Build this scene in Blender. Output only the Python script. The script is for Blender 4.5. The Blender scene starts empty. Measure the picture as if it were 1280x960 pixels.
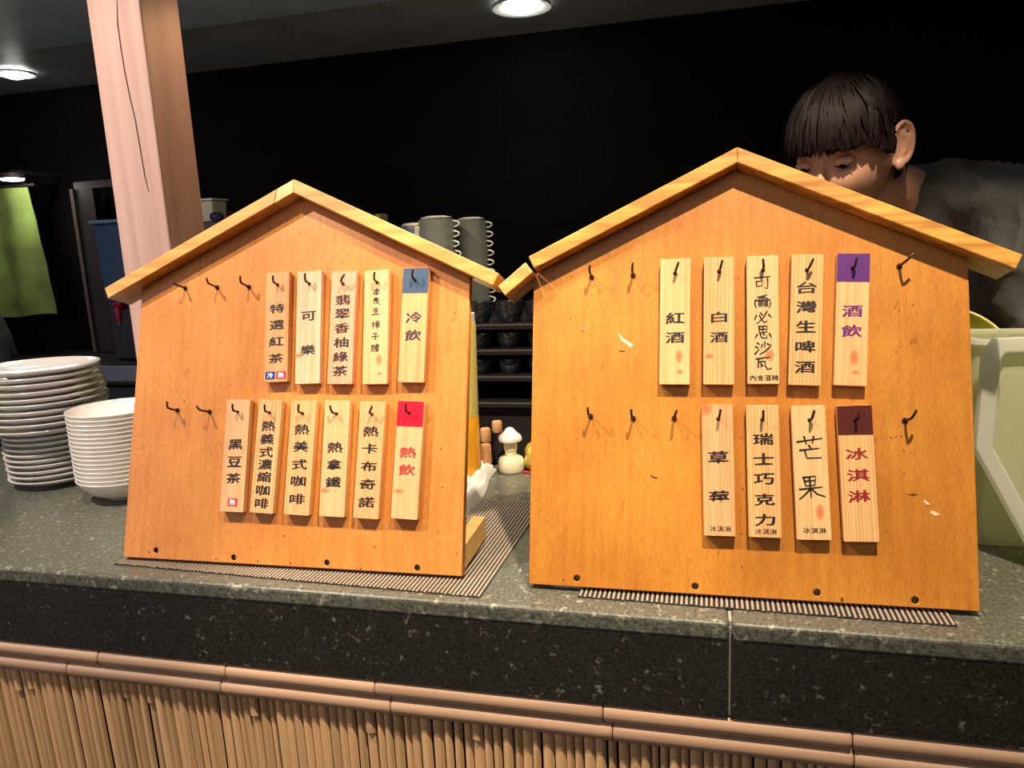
import bpy, bmesh, math, random
from mathutils import Vector, Matrix, noise as mnoise
random.seed(7)
PI = math.pi
D2R = math.radians

# ------------------------------------------------------------------ camera
F_PX = 921.84
CAM = Vector((0, 0, 0.3881))
YAW, PITCH, ROLL = D2R(14.363), D2R(10.561), D2R(-2.6196)


def cam_basis():
    fwd = Vector((-math.sin(YAW), math.cos(YAW), 0)); right = Vector((math.cos(YAW), math.sin(YAW), 0)); up = Vector((0, 0, 1))
    f2 = fwd * math.cos(PITCH) - up * math.sin(PITCH)
    u2 = up * math.cos(PITCH) + fwd * math.sin(PITCH)
    r3 = right * math.cos(ROLL) + u2 * math.sin(ROLL)
    u3 = u2 * math.cos(ROLL) - right * math.sin(ROLL)
    return r3, u3, f2


CR, CU, CF = cam_basis()
sc = bpy.context.scene
col = sc.collection
cd = bpy.data.cameras.new('camera'); cam = bpy.data.objects.new('camera', cd); col.objects.link(cam)
cd.sensor_fit = 'HORIZONTAL'; cd.sensor_width = 36.0; cd.lens = F_PX / 1280 * 36.0; cd.clip_start = 0.02
mw = Matrix((CR, CU, -CF)).transposed().to_4x4(); mw.translation = CAM
cam.matrix_world = mw
sc.camera = cam

# ------------------------------------------------------------------ light and exposure
world = bpy.data.worlds.new('world'); sc.world = world; world.use_nodes = True
world.node_tree.nodes['Background'].inputs[0].default_value = (0.8, 0.9, 1.0, 1)
world.node_tree.nodes['Background'].inputs[1].default_value = 0.05
sc.view_settings.view_transform = 'Standard'; sc.view_settings.look = 'None'
sc.view_settings.exposure = 0.0; sc.view_settings.gamma = 1.0


def spot(name, loc, tgt, power, angle, blend, color, size=0.02):
    l = bpy.data.lights.new(name, 'SPOT'); l.energy = power; l.spot_size = D2R(angle); l.spot_blend = blend
    l.color = color; l.shadow_soft_size = size
    o = bpy.data.objects.new(name, l); col.objects.link(o); o.location = loc
    o.rotation_euler = (Vector(tgt) - Vector(loc)).to_track_quat('-Z', 'Y').to_euler()
    return o


def area(name, loc, tgt, power, sx, sy, color):
    l = bpy.data.lights.new(name, 'AREA'); l.shape = 'RECTANGLE'; l.size = sx; l.size_y = sy; l.energy = power; l.color = color
    o = bpy.data.objects.new(name, l); col.objects.link(o); o.location = loc
    o.rotation_euler = (Vector(tgt) - Vector(loc)).to_track_quat('-Z', 'Y').to_euler()
    return o


WARM = (1.0, 0.82, 0.58)
spot('room_spotlight_right', (0.20, 0.30, 1.56), (0.06, 0.84, 0.20), 158, 46, 0.35, WARM)
spot('room_spotlight_middle', (-0.55, 0.30, 1.56), (-0.50, 0.84, 0.20), 72, 42, 0.35, WARM)
spot('room_spotlight_left', (-1.30, 0.22, 1.56), (-0.76, 0.92, 0.15), 126, 56, 0.5, (1.0, 0.86, 0.74))
area('room_fill_front', (-0.3, -1.3, 1.55), (-0.4, 1.0, 0.1), 7, 2.4, 1.0, (1.0, 0.88, 0.78))  # added broad fill from behind the camera, stands for unseen room lights
area('room_fill_left', (-2.6, -0.9, 0.7), (-1.0, 1.1, 0.3), 13, 1.0, 1.2, (1.0, 0.86, 0.86))  # added soft fill from the front left, not an actual window
spot('post_warm_fill', (-0.60, 1.34, 0.92), (-1.0, 1.16, 0.45), 5, 70, 0.6, (1.0, 0.62, 0.32), 0.03)  # added to warm the post's right face, no lamp fitting here
spot('kitchen_spotlight', (-0.25, 1.30, 0.93), (-0.36, 1.3, 0.0), 22, 90, 0.6, (1.0, 0.90, 0.70), 0.03)


# ------------------------------------------------------------------ photo -> world helpers
def ray(px, py):
    return CF + CR * ((px - 640) / F_PX) - CU * ((py - 480) / F_PX)


def on_z(px, py, z=0.0):
    d = ray(px, py); return CAM + d * ((z - CAM.z) / d.z)


def on_y(px, py, y):
    d = ray(px, py); return CAM + d * (y / d.y)


def on_plane(px, py, P, N):
    d = ray(px, py); return CAM + d * ((P - CAM).dot(N) / d.dot(N))


# ------------------------------------------------------------------ materials
MATS = {}


def nodes_of(m):
    m.use_nodes = True
    nt = m.node_tree
    return nt, nt.nodes, nt.links, nt.nodes['Principled BSDF']


def plain(name, color, rough=0.5, metal=0.0, spec=0.5, noise=0.12, nscale=60, bump=0.0, coat=0.0, trans=0.0, emit=None, estr=0.0):
    if name in MATS: return MATS[name]
    m = bpy.data.materials.new(name); nt, N, L, b = nodes_of(m)
    b.inputs['Roughness'].default_value = rough; b.inputs['Metallic'].default_value = metal
    b.inputs['Specular IOR Level'].default_value = spec
    b.inputs['Coat Weight'].default_value = coat
    b.inputs['Transmission Weight'].default_value = trans
    tc = N.new('ShaderNodeTexCoord'); nz = N.new('ShaderNodeTexNoise'); nz.inputs['Scale'].default_value = nscale; nz.inputs['Detail'].default_value = 4
    L.new(tc.outputs['Object'], nz.inputs['Vector'])
    cr = N.new('ShaderNodeValToRGB'); cr.color_ramp.elements[0].position = 0.3; cr.color_ramp.elements[1].position = 0.7
    c = Vector(color)
    cr.color_ramp.elements[0].color = (*(c * (1 - noise)), 1); cr.color_ramp.elements[1].color = (*[min(1, v * (1 + noise)) for v in c], 1)
    L.new(nz.outputs['Fac'], cr.inputs[0]); L.new(cr.outputs[0], b.inputs['Base Color'])
    if bump:
        bp = N.new('ShaderNodeBump'); bp.inputs['Strength'].default_value = bump; bp.inputs['Distance'].default_value = 0.002
        L.new(nz.outputs['Fac'], bp.inputs['Height']); L.new(bp.outputs[0], b.inputs['Normal'])
    if emit:
        b.inputs['Emission Color'].default_value = (*emit, 1); b.inputs['Emission Strength'].default_value = estr
    MATS[name] = m; return m


def wood(name, c0, c1, scale=(60, 5, 60), rough=0.5, knots=(), knotcol=(0.75, 0.2, 0.04), fibre=0.25, contrast=0.5, perobj=0.0, lines=0.0, bump=0.15):
    """grain runs along the local Y axis by default; knots = [(x, y, rx, ry)] in local metres"""
    if name in MATS: return MATS[name]
    m = bpy.data.materials.new(name); nt, N, L, b = nodes_of(m)
    b.inputs['Roughness'].default_value = rough
    tc = N.new('ShaderNodeTexCoord')
    mp = N.new('ShaderNodeMapping'); mp.inputs['Scale'].default_value = scale
    L.new(tc.outputs['Object'], mp.inputs[0])
    if perobj:
        oi = N.new('ShaderNodeObjectInfo'); mm = N.new('ShaderNodeMath'); mm.operation = 'MULTIPLY'; mm.inputs[1].default_value = 37.0
        L.new(oi.outputs['Random'], mm.inputs[0]); cx = N.new('ShaderNodeCombineXYZ')
        for i in range(3): L.new(mm.outputs[0], cx.inputs[i])
        L.new(cx.outputs[0], mp.inputs['Location'])
    nz = N.new('ShaderNodeTexNoise'); nz.inputs['Scale'].default_value = 1.0; nz.inputs['Detail'].default_value = 5; nz.inputs['Distortion'].default_value = 0.6
    L.new(mp.outputs[0], nz.inputs['Vector'])
    cr = N.new('ShaderNodeValToRGB'); e = cr.color_ramp.elements
    e[0].position = 0.5 - contrast / 2; e[1].position = 0.5 + contrast / 2
    e[0].color = (*c0, 1); e[1].color = (*c1, 1)
    L.new(nz.outputs['Fac'], cr.inputs[0]); out = cr.outputs[0]
    if lines:
        wv = N.new('ShaderNodeTexWave'); wv.wave_type = 'BANDS'; wv.bands_direction = 'X'; wv.inputs['Scale'].default_value = lines
        wv.inputs['Distortion'].default_value = 3.5; wv.inputs['Detail'].default_value = 2; wv.inputs['Detail Scale'].default_value = 0.6
        mp2 = N.new('ShaderNodeMapping'); mp2.inputs['Scale'].default_value = (1, 0.06, 1); L.new(tc.outputs['Object'], mp2.inputs[0]); L.new(mp2.outputs[0], wv.inputs['Vector'])
        r2 = N.new('ShaderNodeValToRGB'); r2.color_ramp.elements[0].position = 0.55; r2.color_ramp.elements[1].position = 1.0
        r2.color_ramp.elements[0].color = (1, 1, 1, 1); r2.color_ramp.elements[1].color = (0.93, 0.72, 0.48, 1)
        L.new(wv.outputs['Fac'], r2.inputs[0]); mx = N.new('ShaderNodeMix'); mx.data_type = 'RGBA'; mx.blend_type = 'MULTIPLY'; mx.inputs[0].default_value = 1
        L.new(out, mx.inputs[6]); L.new(r2.outputs[0], mx.inputs[7]); out = mx.outputs[2]
    if perobj:
        hs = N.new('ShaderNodeHueSaturation'); mr = N.new('ShaderNodeMapRange'); mr.inputs['To Min'].default_value = 1 - perobj; mr.inputs['To Max'].default_value = 1 + perobj
        L.new(oi.outputs['Random'], mr.inputs[0]); L.new(mr.outputs[0], hs.inputs['Value']); L.new(out, hs.inputs['Color']); out = hs.outputs[0]
    for (kx, ky, rx, ry) in knots:
        m2 = N.new('ShaderNodeMapping'); m2.inputs['Location'].default_value = (-kx / rx, -ky / ry, 0); m2.inputs['Scale'].default_value = (1 / rx, 1 / ry, 0.0)
        L.new(tc.outputs['Object'], m2.inputs[0]); ln = N.new('ShaderNodeVectorMath'); ln.operation = 'LENGTH'; L.new(m2.outputs[0], ln.inputs[0])
        r3 = N.new('ShaderNodeValToRGB'); E = r3.color_ramp.elements
        E[0].position = 0.35; E[0].color = (0.85, 0.85, 0.85, 1); E[1].position = 1.0; E[1].color = (0, 0, 0, 1)
        k = E.new(0.62); k.color = (0.45, 0.45, 0.45, 1); k = E.new(0.8); k.color = (0.75, 0.75, 0.75, 1)
        L.new(ln.outputs['Value'], r3.inputs[0]); mx = N.new('ShaderNodeMix'); mx.data_type = 'RGBA'
        L.new(r3.outputs[0], mx.inputs[0]); L.new(out, mx.inputs[6]); mx.inputs[7].default_value = (*knotcol, 1); out = mx.outputs[2]
    L.new(out, b.inputs['Base Color'])
    bp = N.new('ShaderNodeBump'); bp.inputs['Strength'].default_value = bump; bp.inputs['Distance'].default_value = 0.0006
    L.new(nz.outputs['Fac'], bp.inputs['Height']); L.new(bp.outputs[0], b.inputs['Normal'])
    MATS[name] = m; return m


def board_mat(name, c0, c1, seed):
    m = bpy.data.materials.new(name); nt, N, L, b = nodes_of(m); b.inputs['Roughness'].default_value = 0.42
    tc = N.new('ShaderNodeTexCoord')
    def nse(scale, detail, loc):
        mp = N.new('ShaderNodeMapping'); mp.inputs['Scale'].default_value = scale; mp.inputs['Location'].default_value = (loc, loc * 0.7, 0)
        L.new(tc.outputs['Object'], mp.inputs[0]); n = N.new('ShaderNodeTexNoise'); n.inputs['Scale'].default_value = 1; n.inputs['Detail'].default_value = detail
        L.new(mp.outputs[0], n.inputs['Vector']); return n.outputs['Fac']
    a = nse((9, 7, 9), 6, seed); f = nse((900, 120, 900), 3, seed + 3); s = nse((70, 50, 70), 4, seed + 9); g = nse((150, 12, 50), 4, seed + 5)
    cr = N.new('ShaderNodeValToRGB'); e = cr.color_ramp.elements; e[0].position = 0.32; e[1].position = 0.68; e[0].color = (*c0, 1); e[1].color = (*c1, 1)
    L.new(a, cr.inputs[0]); out = cr.outputs[0]
    for fac, lo, hi, dark in ((f, 0.35, 0.65, 0.82), (g, 0.3, 0.6, 0.88), (s, 0.24, 0.34, 0.62)):
        r = N.new('ShaderNodeValToRGB'); r.color_ramp.elements[0].position = lo; r.color_ramp.elements[1].position = hi
        r.color_ramp.elements[0].color = (dark, dark * 0.93, dark * 0.85, 1); r.color_ramp.elements[1].color = (1, 1, 1, 1)
        L.new(fac, r.inputs[0]); mx = N.new('ShaderNodeMix'); mx.data_type = 'RGBA'; mx.blend_type = 'MULTIPLY'; mx.inputs[0].default_value = 1
        L.new(out, mx.inputs[6]); L.new(r.outputs[0], mx.inputs[7]); out = mx.outputs[2]
    L.new(out, b.inputs['Base Color'])
    bp = N.new('ShaderNodeBump'); bp.inputs['Strength'].default_value = 0.12; bp.inputs['Distance'].default_value = 0.0005
    L.new(f, bp.inputs['Height']); L.new(bp.outputs[0], b.inputs['Normal'])
    return m


def granite(name, base, speck, rough=0.28, amount=0.62):
    m = bpy.data.materials.new(name); nt, N, L, b = nodes_of(m)
    tc = N.new('ShaderNodeTexCoord')
    n1 = N.new('ShaderNodeTexNoise'); n1.inputs['Scale'].default_value = 260; n1.inputs['Detail'].default_value = 6; n1.inputs['Roughness'].default_value = 0.7
    n2 = N.new('ShaderNodeTexNoise'); n2.inputs['Scale'].default_value = 90; n2.inputs['Detail'].default_value = 5; n2.inputs['Roughness'].default_value = 0.65
    n3 = N.new('ShaderNodeTexNoise'); n3.inputs['Scale'].default_value = 14; n3.inputs['Detail'].default_value = 3
    for n in (n1, n2, n3): L.new(tc.outputs['Object'], n.inputs['Vector'])
    c = Vector(base)
    r1 = N.new('ShaderNodeValToRGB'); e = r1.color_ramp.elements; e[0].position = 0.36; e[1].position = 0.62; e[0].color = (*(c * 0.45), 1); e[1].color = (*(c * 1.6), 1)
    L.new(n1.outputs['Fac'], r1.inputs[0])
    r2 = N.new('ShaderNodeValToRGB'); e = r2.color_ramp.elements; e[0].position = amount; e[1].position = amount + 0.1; e[0].color = (0, 0, 0, 1); e[1].color = (1, 1, 1, 1)
    L.new(n2.outputs['Fac'], r2.inputs[0])
    mx = N.new('ShaderNodeMix'); mx.data_type = 'RGBA'; L.new(r2.outputs[0], mx.inputs[0]); L.new(r1.outputs[0], mx.inputs[6]); mx.inputs[7].default_value = (*speck, 1)
    L.new(mx.outputs[2], b.inputs['Base Color'])
    mr = N.new('ShaderNodeMapRange'); mr.inputs['To Min'].default_value = rough - 0.08; mr.inputs['To Max'].default_value = rough + 0.14
    L.new(n3.outputs['Fac'], mr.inputs[0]); L.new(mr.outputs[0], b.inputs['Roughness'])
    bp = N.new('ShaderNodeBump'); bp.inputs['Strength'].default_value = 0.12; bp.inputs['Distance'].default_value = 0.001
    L.new(n1.outputs['Fac'], bp.inputs['Height']); L.new(bp.outputs[0], b.inputs['Normal'])
    return m


def frosted(name, color, clear=0.25, trans=0.45):
    m = bpy.data.materials.new(name); m.use_nodes = True; nt = m.node_tree; N = nt.nodes; L = nt.links; N.clear()
    o = N.new('ShaderNodeOutputMaterial'); t = N.new('ShaderNodeBsdfTransparent'); tl = N.new('ShaderNodeBsdfTranslucent'); p = N.new('ShaderNodeBsdfPrincipled')
    p.inputs['Base Color'].default_value = (*color, 1); p.inputs['Roughness'].default_value = 0.35; tl.inputs[0].default_value = (*color, 1); t.inputs[0].default_value = (*color, 1)
    a = N.new('ShaderNodeMixShader'); b = N.new('ShaderNodeMixShader'); a.inputs[0].default_value = trans; b.inputs[0].default_value = clear
    L.new(p.outputs[0], a.inputs[1]); L.new(tl.outputs[0], a.inputs[2]); L.new(a.outputs[0], b.inputs[1]); L.new(t.outputs[0], b.inputs[2]); L.new(b.outputs[0], o.inputs[0])
    return m


# ------------------------------------------------------------------ mesh helpers
class MB:
    def __init__(s): s.v = []; s.f = []

    def add(s, v, f):
        n = len(s.v); s.v += [Vector(p) for p in v]; s.f += [tuple(i + n for i in q) for q in f]; return s

    def box(s, c, d, R=None):
        R = R or Matrix.Identity(3); c = Vector(c); vs = []
        for x in (-.5, .5):
            for y in (-.5, .5):
                for z in (-.5, .5): vs.append(c + R @ Vector((x * d[0], y * d[1], z * d[2])))
        return s.add(vs, [(0, 1, 3, 2), (4, 6, 7, 5), (0, 4, 5, 1), (2, 3, 7, 6), (0, 2, 6, 4), (1, 5, 7, 3)])

    def tube(s, pts, r, n=10, cap=True):
        pts = [Vector(p) for p in pts]; rs = r if isinstance(r, (list, tuple)) else [r] * len(pts)
        base = len(s.v); prev = None
        for i, p in enumerate(pts):
            t = (pts[min(i + 1, len(pts) - 1)] - pts[max(i - 1, 0)]).normalized()
            if prev is None:
                a = t.orthogonal().normalized()
            else:
                a = (prev - t * prev.dot(t)).normalized()
            prev = a; bb = t.cross(a)
            for k in range(n):
                w = 2 * PI * k / n; s.v.append(p + (a * math.cos(w) + bb * math.sin(w)) * rs[i])
        for i in range(len(pts) - 1):
            for k in range(n):
                k2 = (k + 1) % n; s.f.append((base + i * n + k, base + i * n + k2, base + (i + 1) * n + k2, base + (i + 1) * n + k))
        if cap:
            s.f.append(tuple(base + k for k in reversed(range(n)))); e = base + (len(pts) - 1) * n; s.f.append(tuple(e + k for k in range(n)))
        return s

    def lathe(s, prof, n=40, c=(0, 0, 0), cap=True):
        c = Vector(c); base = len(s.v)
        for r, z in prof:
            for k in range(n):
                w = 2 * PI * k / n; s.v.append(c + Vector((r * math.cos(w), r * math.sin(w), z)))
        for i in range(len(prof) - 1):
            for k in range(n):
                k2 = (k + 1) % n; s.f.append((base + i * n + k, base + i * n + k2, base + (i + 1) * n + k2, base + (i + 1) * n + k))
        if not cap: return s
        if prof[0][0] > 1e-5: s.f.append(tuple(base + k for k in reversed(range(n))))
        e = base + (len(prof) - 1) * n
        if prof[-1][0] > 1e-5: s.f.append(tuple(e + k for k in range(n)))
        return s

    def prism(s, poly, z0, z1):
        n = len(poly); vs = [(x, y, z0) for x, y in poly] + [(x, y, z1) for x, y in poly]
        fs = [tuple(reversed(range(n))), tuple(range(n, 2 * n))] + [(k, (k + 1) % n, n + (k + 1) % n, n + k) for k in range(n)]
        return s.add(vs, fs)

    def build(s, name, mat, parent=None, bevel=0.0, segs=2, smooth=False, M=None):
        me = bpy.data.meshes.new(name); me.from_pydata([tuple(v) for v in s.v], [], s.f)
        bm = bmesh.new(); bm.from_mesh(me); bmesh.ops.remove_doubles(bm, verts=bm.verts, dist=1e-6)
        bmesh.ops.recalc_face_normals(bm, faces=bm.faces)
        if bevel:
            es = [e for e in bm.edges if len(e.link_faces) == 2 and e.calc_face_angle(0) > 0.5]
            bmesh.ops.bevel(bm, geom=es, offset=bevel, segments=segs, profile=0.5, affect='EDGES', clamp_overlap=True)
        for f in bm.faces: f.smooth = smooth
        if smooth:
            for e in bm.edges:
                if len(e.link_faces) == 2 and e.calc_face_angle(0) > 0.75: e.smooth = False
        bm.to_mesh(me); bm.free()
        return link(name, me, mat, parent, M)


def link(name, me, mat, parent=None, M=None):
    o = bpy.data.objects.new(name, me); col.objects.link(o)
    if mat and not me.materials: me.materials.append(mat)
    if parent: o.parent = parent
    if M is not None: o.matrix_basis = M
    return o


def tag(o, label, cat, group=None, kind=None):
    if label: o['label'] = label
    if cat: o['category'] = cat
    if group: o['group'] = group
    if kind: o['kind'] = kind
    return o


def empty(name, M_or_loc, label=None, cat=None, group=None):
    o = bpy.data.objects.new(name, None); col.objects.link(o); o.empty_display_size = 0.02
    if isinstance(M_or_loc, Matrix): o.matrix_basis = M_or_loc
    else: o.location = M_or_loc
    if label: tag(o, label, cat, group)
    return o


def curve_plate(outline, holes, z0, z1, bevel=0.0006, n=20):
    """flat plate with real round holes, between z0 and z1"""
    c = bpy.data.curves.new('plate', 'CURVE'); c.dimensions = '2D'; c.fill_mode = 'BOTH'
    t = (z1 - z0) / 2; c.extrude = max(t - bevel, 1e-5); c.bevel_depth = bevel; c.bevel_resolution = 1; c.offset = -bevel
    def sp(pts):
        s = c.splines.new('POLY'); s.points.add(len(pts) - 1); s.use_cyclic_u = True
        for i, p in enumerate(pts): s.points[i].co = (p[0], p[1], 0, 1)
    sp(outline)
    for (x, y, r) in holes: sp([(x + r * math.cos(-2 * PI * k / n), y + r * math.sin(-2 * PI * k / n)) for k in range(n)])
    o = bpy.data.objects.new('tmp', c); col.objects.link(o)
    dg = bpy.context.evaluated_depsgraph_get(); me = bpy.data.meshes.new_from_object(o.evaluated_get(dg))
    bpy.data.objects.remove(o); bpy.data.curves.remove(c)
    me.transform(Matrix.Translation((0, 0, (z0 + z1) / 2)))
    return me


GL = {}


def glyph(ch, bold=0.012):
    k = (ch, bold)
    if k not in GL:
        c = bpy.data.curves.new('t', 'FONT'); c.body = ch; c.resolution_u = 3
        o = bpy.data.objects.new('t', c); col.objects.link(o)
        dg = bpy.context.evaluated_depsgraph_get(); me = bpy.data.meshes.new_from_object(o.evaluated_get(dg))
        vs = [v.co.copy() for v in me.vertices]; fs = [tuple(p.vertices) for p in me.polygons]
        bpy.data.objects.remove(o); bpy.data.curves.remove(c); bpy.data.meshes.remove(me)
        x0 = min(v.x for v in vs); x1 = max(v.x for v in vs); y0 = min(v.y for v in vs); y1 = max(v.y for v in vs)
        GL[k] = ([((v.x - (x0 + x1) / 2) / (x1 - x0), (v.y - (y0 + y1) / 2) / (y1 - y0)) for v in vs], fs, (x1 - x0) / 0.93, (y1 - y0) / 0.93)
    return GL[k]


def put_glyph(mb, ch, cx, cy, w, h, z, bold=0.012, brush=True):
    vs, fs, gw, gh = glyph(ch, bold); gw = min(1, gw + .12); gh = min(1, gh + .12) if gh > .5 else gh
    out = []
    for x, y in vs:
        X = x * gw; Y = y * gh
        if brush: Y += 0.07 * (4 * X * X - 0.4) * (1 if Y < 0 else .3) * -1 + 0.035 * math.sin(X * 5)
        out.append((cx + X * w, cy + Y * h, z))
    for i, (dx, dy) in enumerate(((0, 0), (bold, 0), (-bold, 0), (0, bold * .6), (0, -bold * .6))):
        mb.add([(a + dx * w, b + dy * h, c + i * 2e-6) for a, b, c in out], fs)


def put_stroke(mb, pts, w, z, n=6):
    """brush pen stroke: a flat ribbon that starts full and thins towards its end"""
    P = [Vector((a, b, 0)) for a, b in pts]; N = len(P)
    if N < 2: return
    L = []; R = []
    for i, p in enumerate(P):
        t = (P[min(i + 1, N - 1)] - P[max(i - 1, 0)]).normalized(); nn = Vector((-t.y, t.x, 0))
        ww = w * (0.62 if i == 0 else (0.38 if i == N - 1 else 0.5))
        L.append(p + nn * ww); R.append(p - nn * ww)
    vs = [Vector((p.x, p.y, z)) for p in L + R]; fs = [(i, N + i, N + i + 1, i + 1) for i in range(N - 1)]
    mb.add(vs, fs)
    for p, ww in ((P[0], w * .62), (P[-1], w * .38)):
        mb.add([(p.x + ww * math.cos(2 * PI * k / 8), p.y + ww * math.sin(2 * PI * k / 8), z) for k in range(8)], [tuple(range(8))])


# ------------------------------------------------------------------ common materials
M_steel = plain('brushed_steel', (0.42, 0.42, 0.42), 0.3, 1.0)
M_darksteel = plain('dark_screw_steel', (0.06, 0.035, 0.025), 0.45, 0.8)
M_brass = plain('brass_screw', (0.45, 0.33, 0.15), 0.35, 1.0)
M_black = plain('black_paint', (0.012, 0.009, 0.008), 0.6)
M_ink = plain('black_ink', (0.012, 0.006, 0.008), 0.55)
M_inkblue = plain('navy_ink', (0.03, 0.02, 0.05), 0.55)
M_inkred = plain('red_ink', (0.75, 0.02, 0.03), 0.5)
M_inkpurple = plain('purple_ink', (0.16, 0.01, 0.16), 0.5)
M_inkmaroon = plain('maroon_ink', (0.28, 0.015, 0.015), 0.5)
M_white = plain('white_print', (0.85, 0.85, 0.85), 0.5)
M_china = plain('white_china', (0.80, 0.77, 0.74), 0.16, noise=0.02, coat=0.3)

# ------------------------------------------------------------------ setting
ZC = 0.95           # underside of the bulkhead over the bar
ZH = 1.60           # high ceiling over the guests
YF = 0.7251         # front of the counter
YB = 2.10           # back wall
FLOOR = -1.05


def struct(name, mb, mat, **k):
    o = mb.build(name, mat, **k); o['kind'] = 'structure'; return o


M_wall = plain('dark_wall', (0.0030, 0.0020, 0.0020), 0.8, spec=.12, noise=0.35, nscale=9)
M_ceil = plain('blue_grey_ceiling', (0.62, 0.78, 0.92), 0.35, noise=0.12, nscale=14)
M_ceil2 = plain('dark_ceiling_band', (0.42, 0.46, 0.48), 0.45, noise=0.15, nscale=10)
M_floor = plain('dark_floor_tiles', (0.05, 0.04, 0.035), 0.5, noise=0.3, nscale=8)
struct('wall_back', MB().box((-0.5, YB + 0.05, 0.25), (8, 0.1, 2.7)), M_wall)
struct('wall_left', MB().box((-4.05, -0.5, 0.25), (0.1, 6, 2.7)), M_wall)
struct('wall_right', MB().box((3.05, -0.5, 0.25), (0.1, 6, 2.7)), M_wall)
struct('floor', MB().box((-0.5, -0.5, FLOOR - 0.05), (8, 6, 0.1)), M_floor)
ysm = on_z(215, 39, ZC).y
struct('ceiling', MB().box((-0.5, (1.27 + ysm) / 2, ZC + 0.03), (7, ysm - 1.27, 0.06)), M_ceil)
struct('trim_1', MB().box((-0.5, (ysm + YB) / 2, ZC + 0.035), (7, YB - ysm, 0.06)), M_ceil2)
struct('trim_2', MB().box((-0.5, 1.25, (ZC + ZH) / 2), (7, 0.04, ZH - ZC)), M_ceil2)

# ------------------------------------------------------------------ bar counter
counter = empty('bar_counter', (0, YF, FLOOR), 'long bar counter with dark speckled stone top and split bamboo front', 'counter')
CM = Matrix.Translation((0, -YF, -FLOOR))    # children are written in world coordinates


def cpart(name, mb, mat, **k):
    return mb.build(name, mat, parent=counter, M=CM, **k)


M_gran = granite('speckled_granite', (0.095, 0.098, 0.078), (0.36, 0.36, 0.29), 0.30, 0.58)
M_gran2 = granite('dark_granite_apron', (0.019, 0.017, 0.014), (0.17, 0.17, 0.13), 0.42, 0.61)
M_grout = plain('pale_grout', (0.35, 0.34, 0.28), 0.7)
XJ = on_y(913, 800, YF).x
YK = 1.27
TA = 0.1088
for x0, x1 in ((-3.0, XJ - 0.0012), (XJ + 0.0012, 2.0)):
    mb = MB().box(((x0 + x1) / 2, (YF + YK) / 2, -0.011), (x1 - x0, YK - YF, 0.022))
    cpart('countertop_slab', mb, M_gran, bevel=0.0045, segs=3, smooth=False)
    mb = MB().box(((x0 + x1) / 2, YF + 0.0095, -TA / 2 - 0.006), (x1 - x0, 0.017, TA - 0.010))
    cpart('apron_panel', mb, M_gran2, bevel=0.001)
cpart('grout_line', MB().box((XJ, YF + 0.30, -0.0117), (0.003, 0.585, 0.020)).box((XJ, YF + 0.012, -TA / 2 - 0.003), (0.003, 0.016, TA - 0.009)), M_grout)
M_carc = plain('black_carcass', (0.02, 0.015, 0.012), 0.7)
cpart('carcass', MB().box((-0.5, (YF + YK) / 2 + 0.02, (FLOOR - TA) / 2), (5, YK - YF - 0.06, -FLOOR - TA + 0.08)), M_carc)
M_bam = wood('dry_bamboo', (0.52, 0.30, 0.14), (0.76, 0.50, 0.27), scale=(300, 6, 6), rough=0.5, perobj=0.16, contrast=0.6)
M_bam.node_tree.nodes['Mapping'].inputs['Scale'].default_value = (260, 260, 7)
M_rail = wood('smooth_bamboo_rail', (0.36, 0.22, 0.14), (0.52, 0.34, 0.23), scale=(5, 120, 120), rough=0.35, perobj=0.12, contrast=0.6)


def half_round(p0, p1, r, out, n=7, depth=1.0, ends=0.0):
    """half cylinder from p0 to p1 bulging along out"""
    p0 = Vector(p0); p1 = Vector(p1); t = (p1 - p0).normalized(); out = Vector(out); s = t.cross(out).normalized()
    vs = []
    for p in (p0, p1):
        for k in range(n):
            a = PI * k / (n - 1); vs.append(p + s * r * math.cos(a) + out * r * depth * math.sin(a))
    fs = [(k, k + 1, n + k + 1, n + k) for k in range(n - 1)]
    return vs, fs


def rail(zc, r, joints_px, py, lab=None):
    xs = [-1.75] + [on_y(px, py, YF).x for px in joints_px] + [0.62, 1.2]
    for a, b in zip(xs, xs[1:]):
        mb = MB(); n = 9
        steps = [(a + 0.0006, 0.93), (a + 0.004, 1.0), ((a + b) / 2, 0.97), (b - 0.006, 1.0), (b - 0.003, 1.05), (b - 0.0006, 0.93)]
        vs = []
        for x, k in steps:
            for j in range(n):
                w = PI * j / (n - 1); vs.append((x, YF + 0.009 - r * k * 0.85 * math.sin(w), zc + r * k * math.cos(w)))
        fs = []
        for i in range(len(steps) - 1):
            for j in range(n - 1): fs.append((i * n + j, i * n + j + 1, (i + 1) * n + j + 1, (i + 1) * n + j))
        fs += [tuple(range(n)), tuple(reversed(range((len(steps) - 1) * n, len(steps) * n)))]
        mb.add(vs, fs); cpart('bamboo_rail', mb, M_rail, smooth=True)


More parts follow.
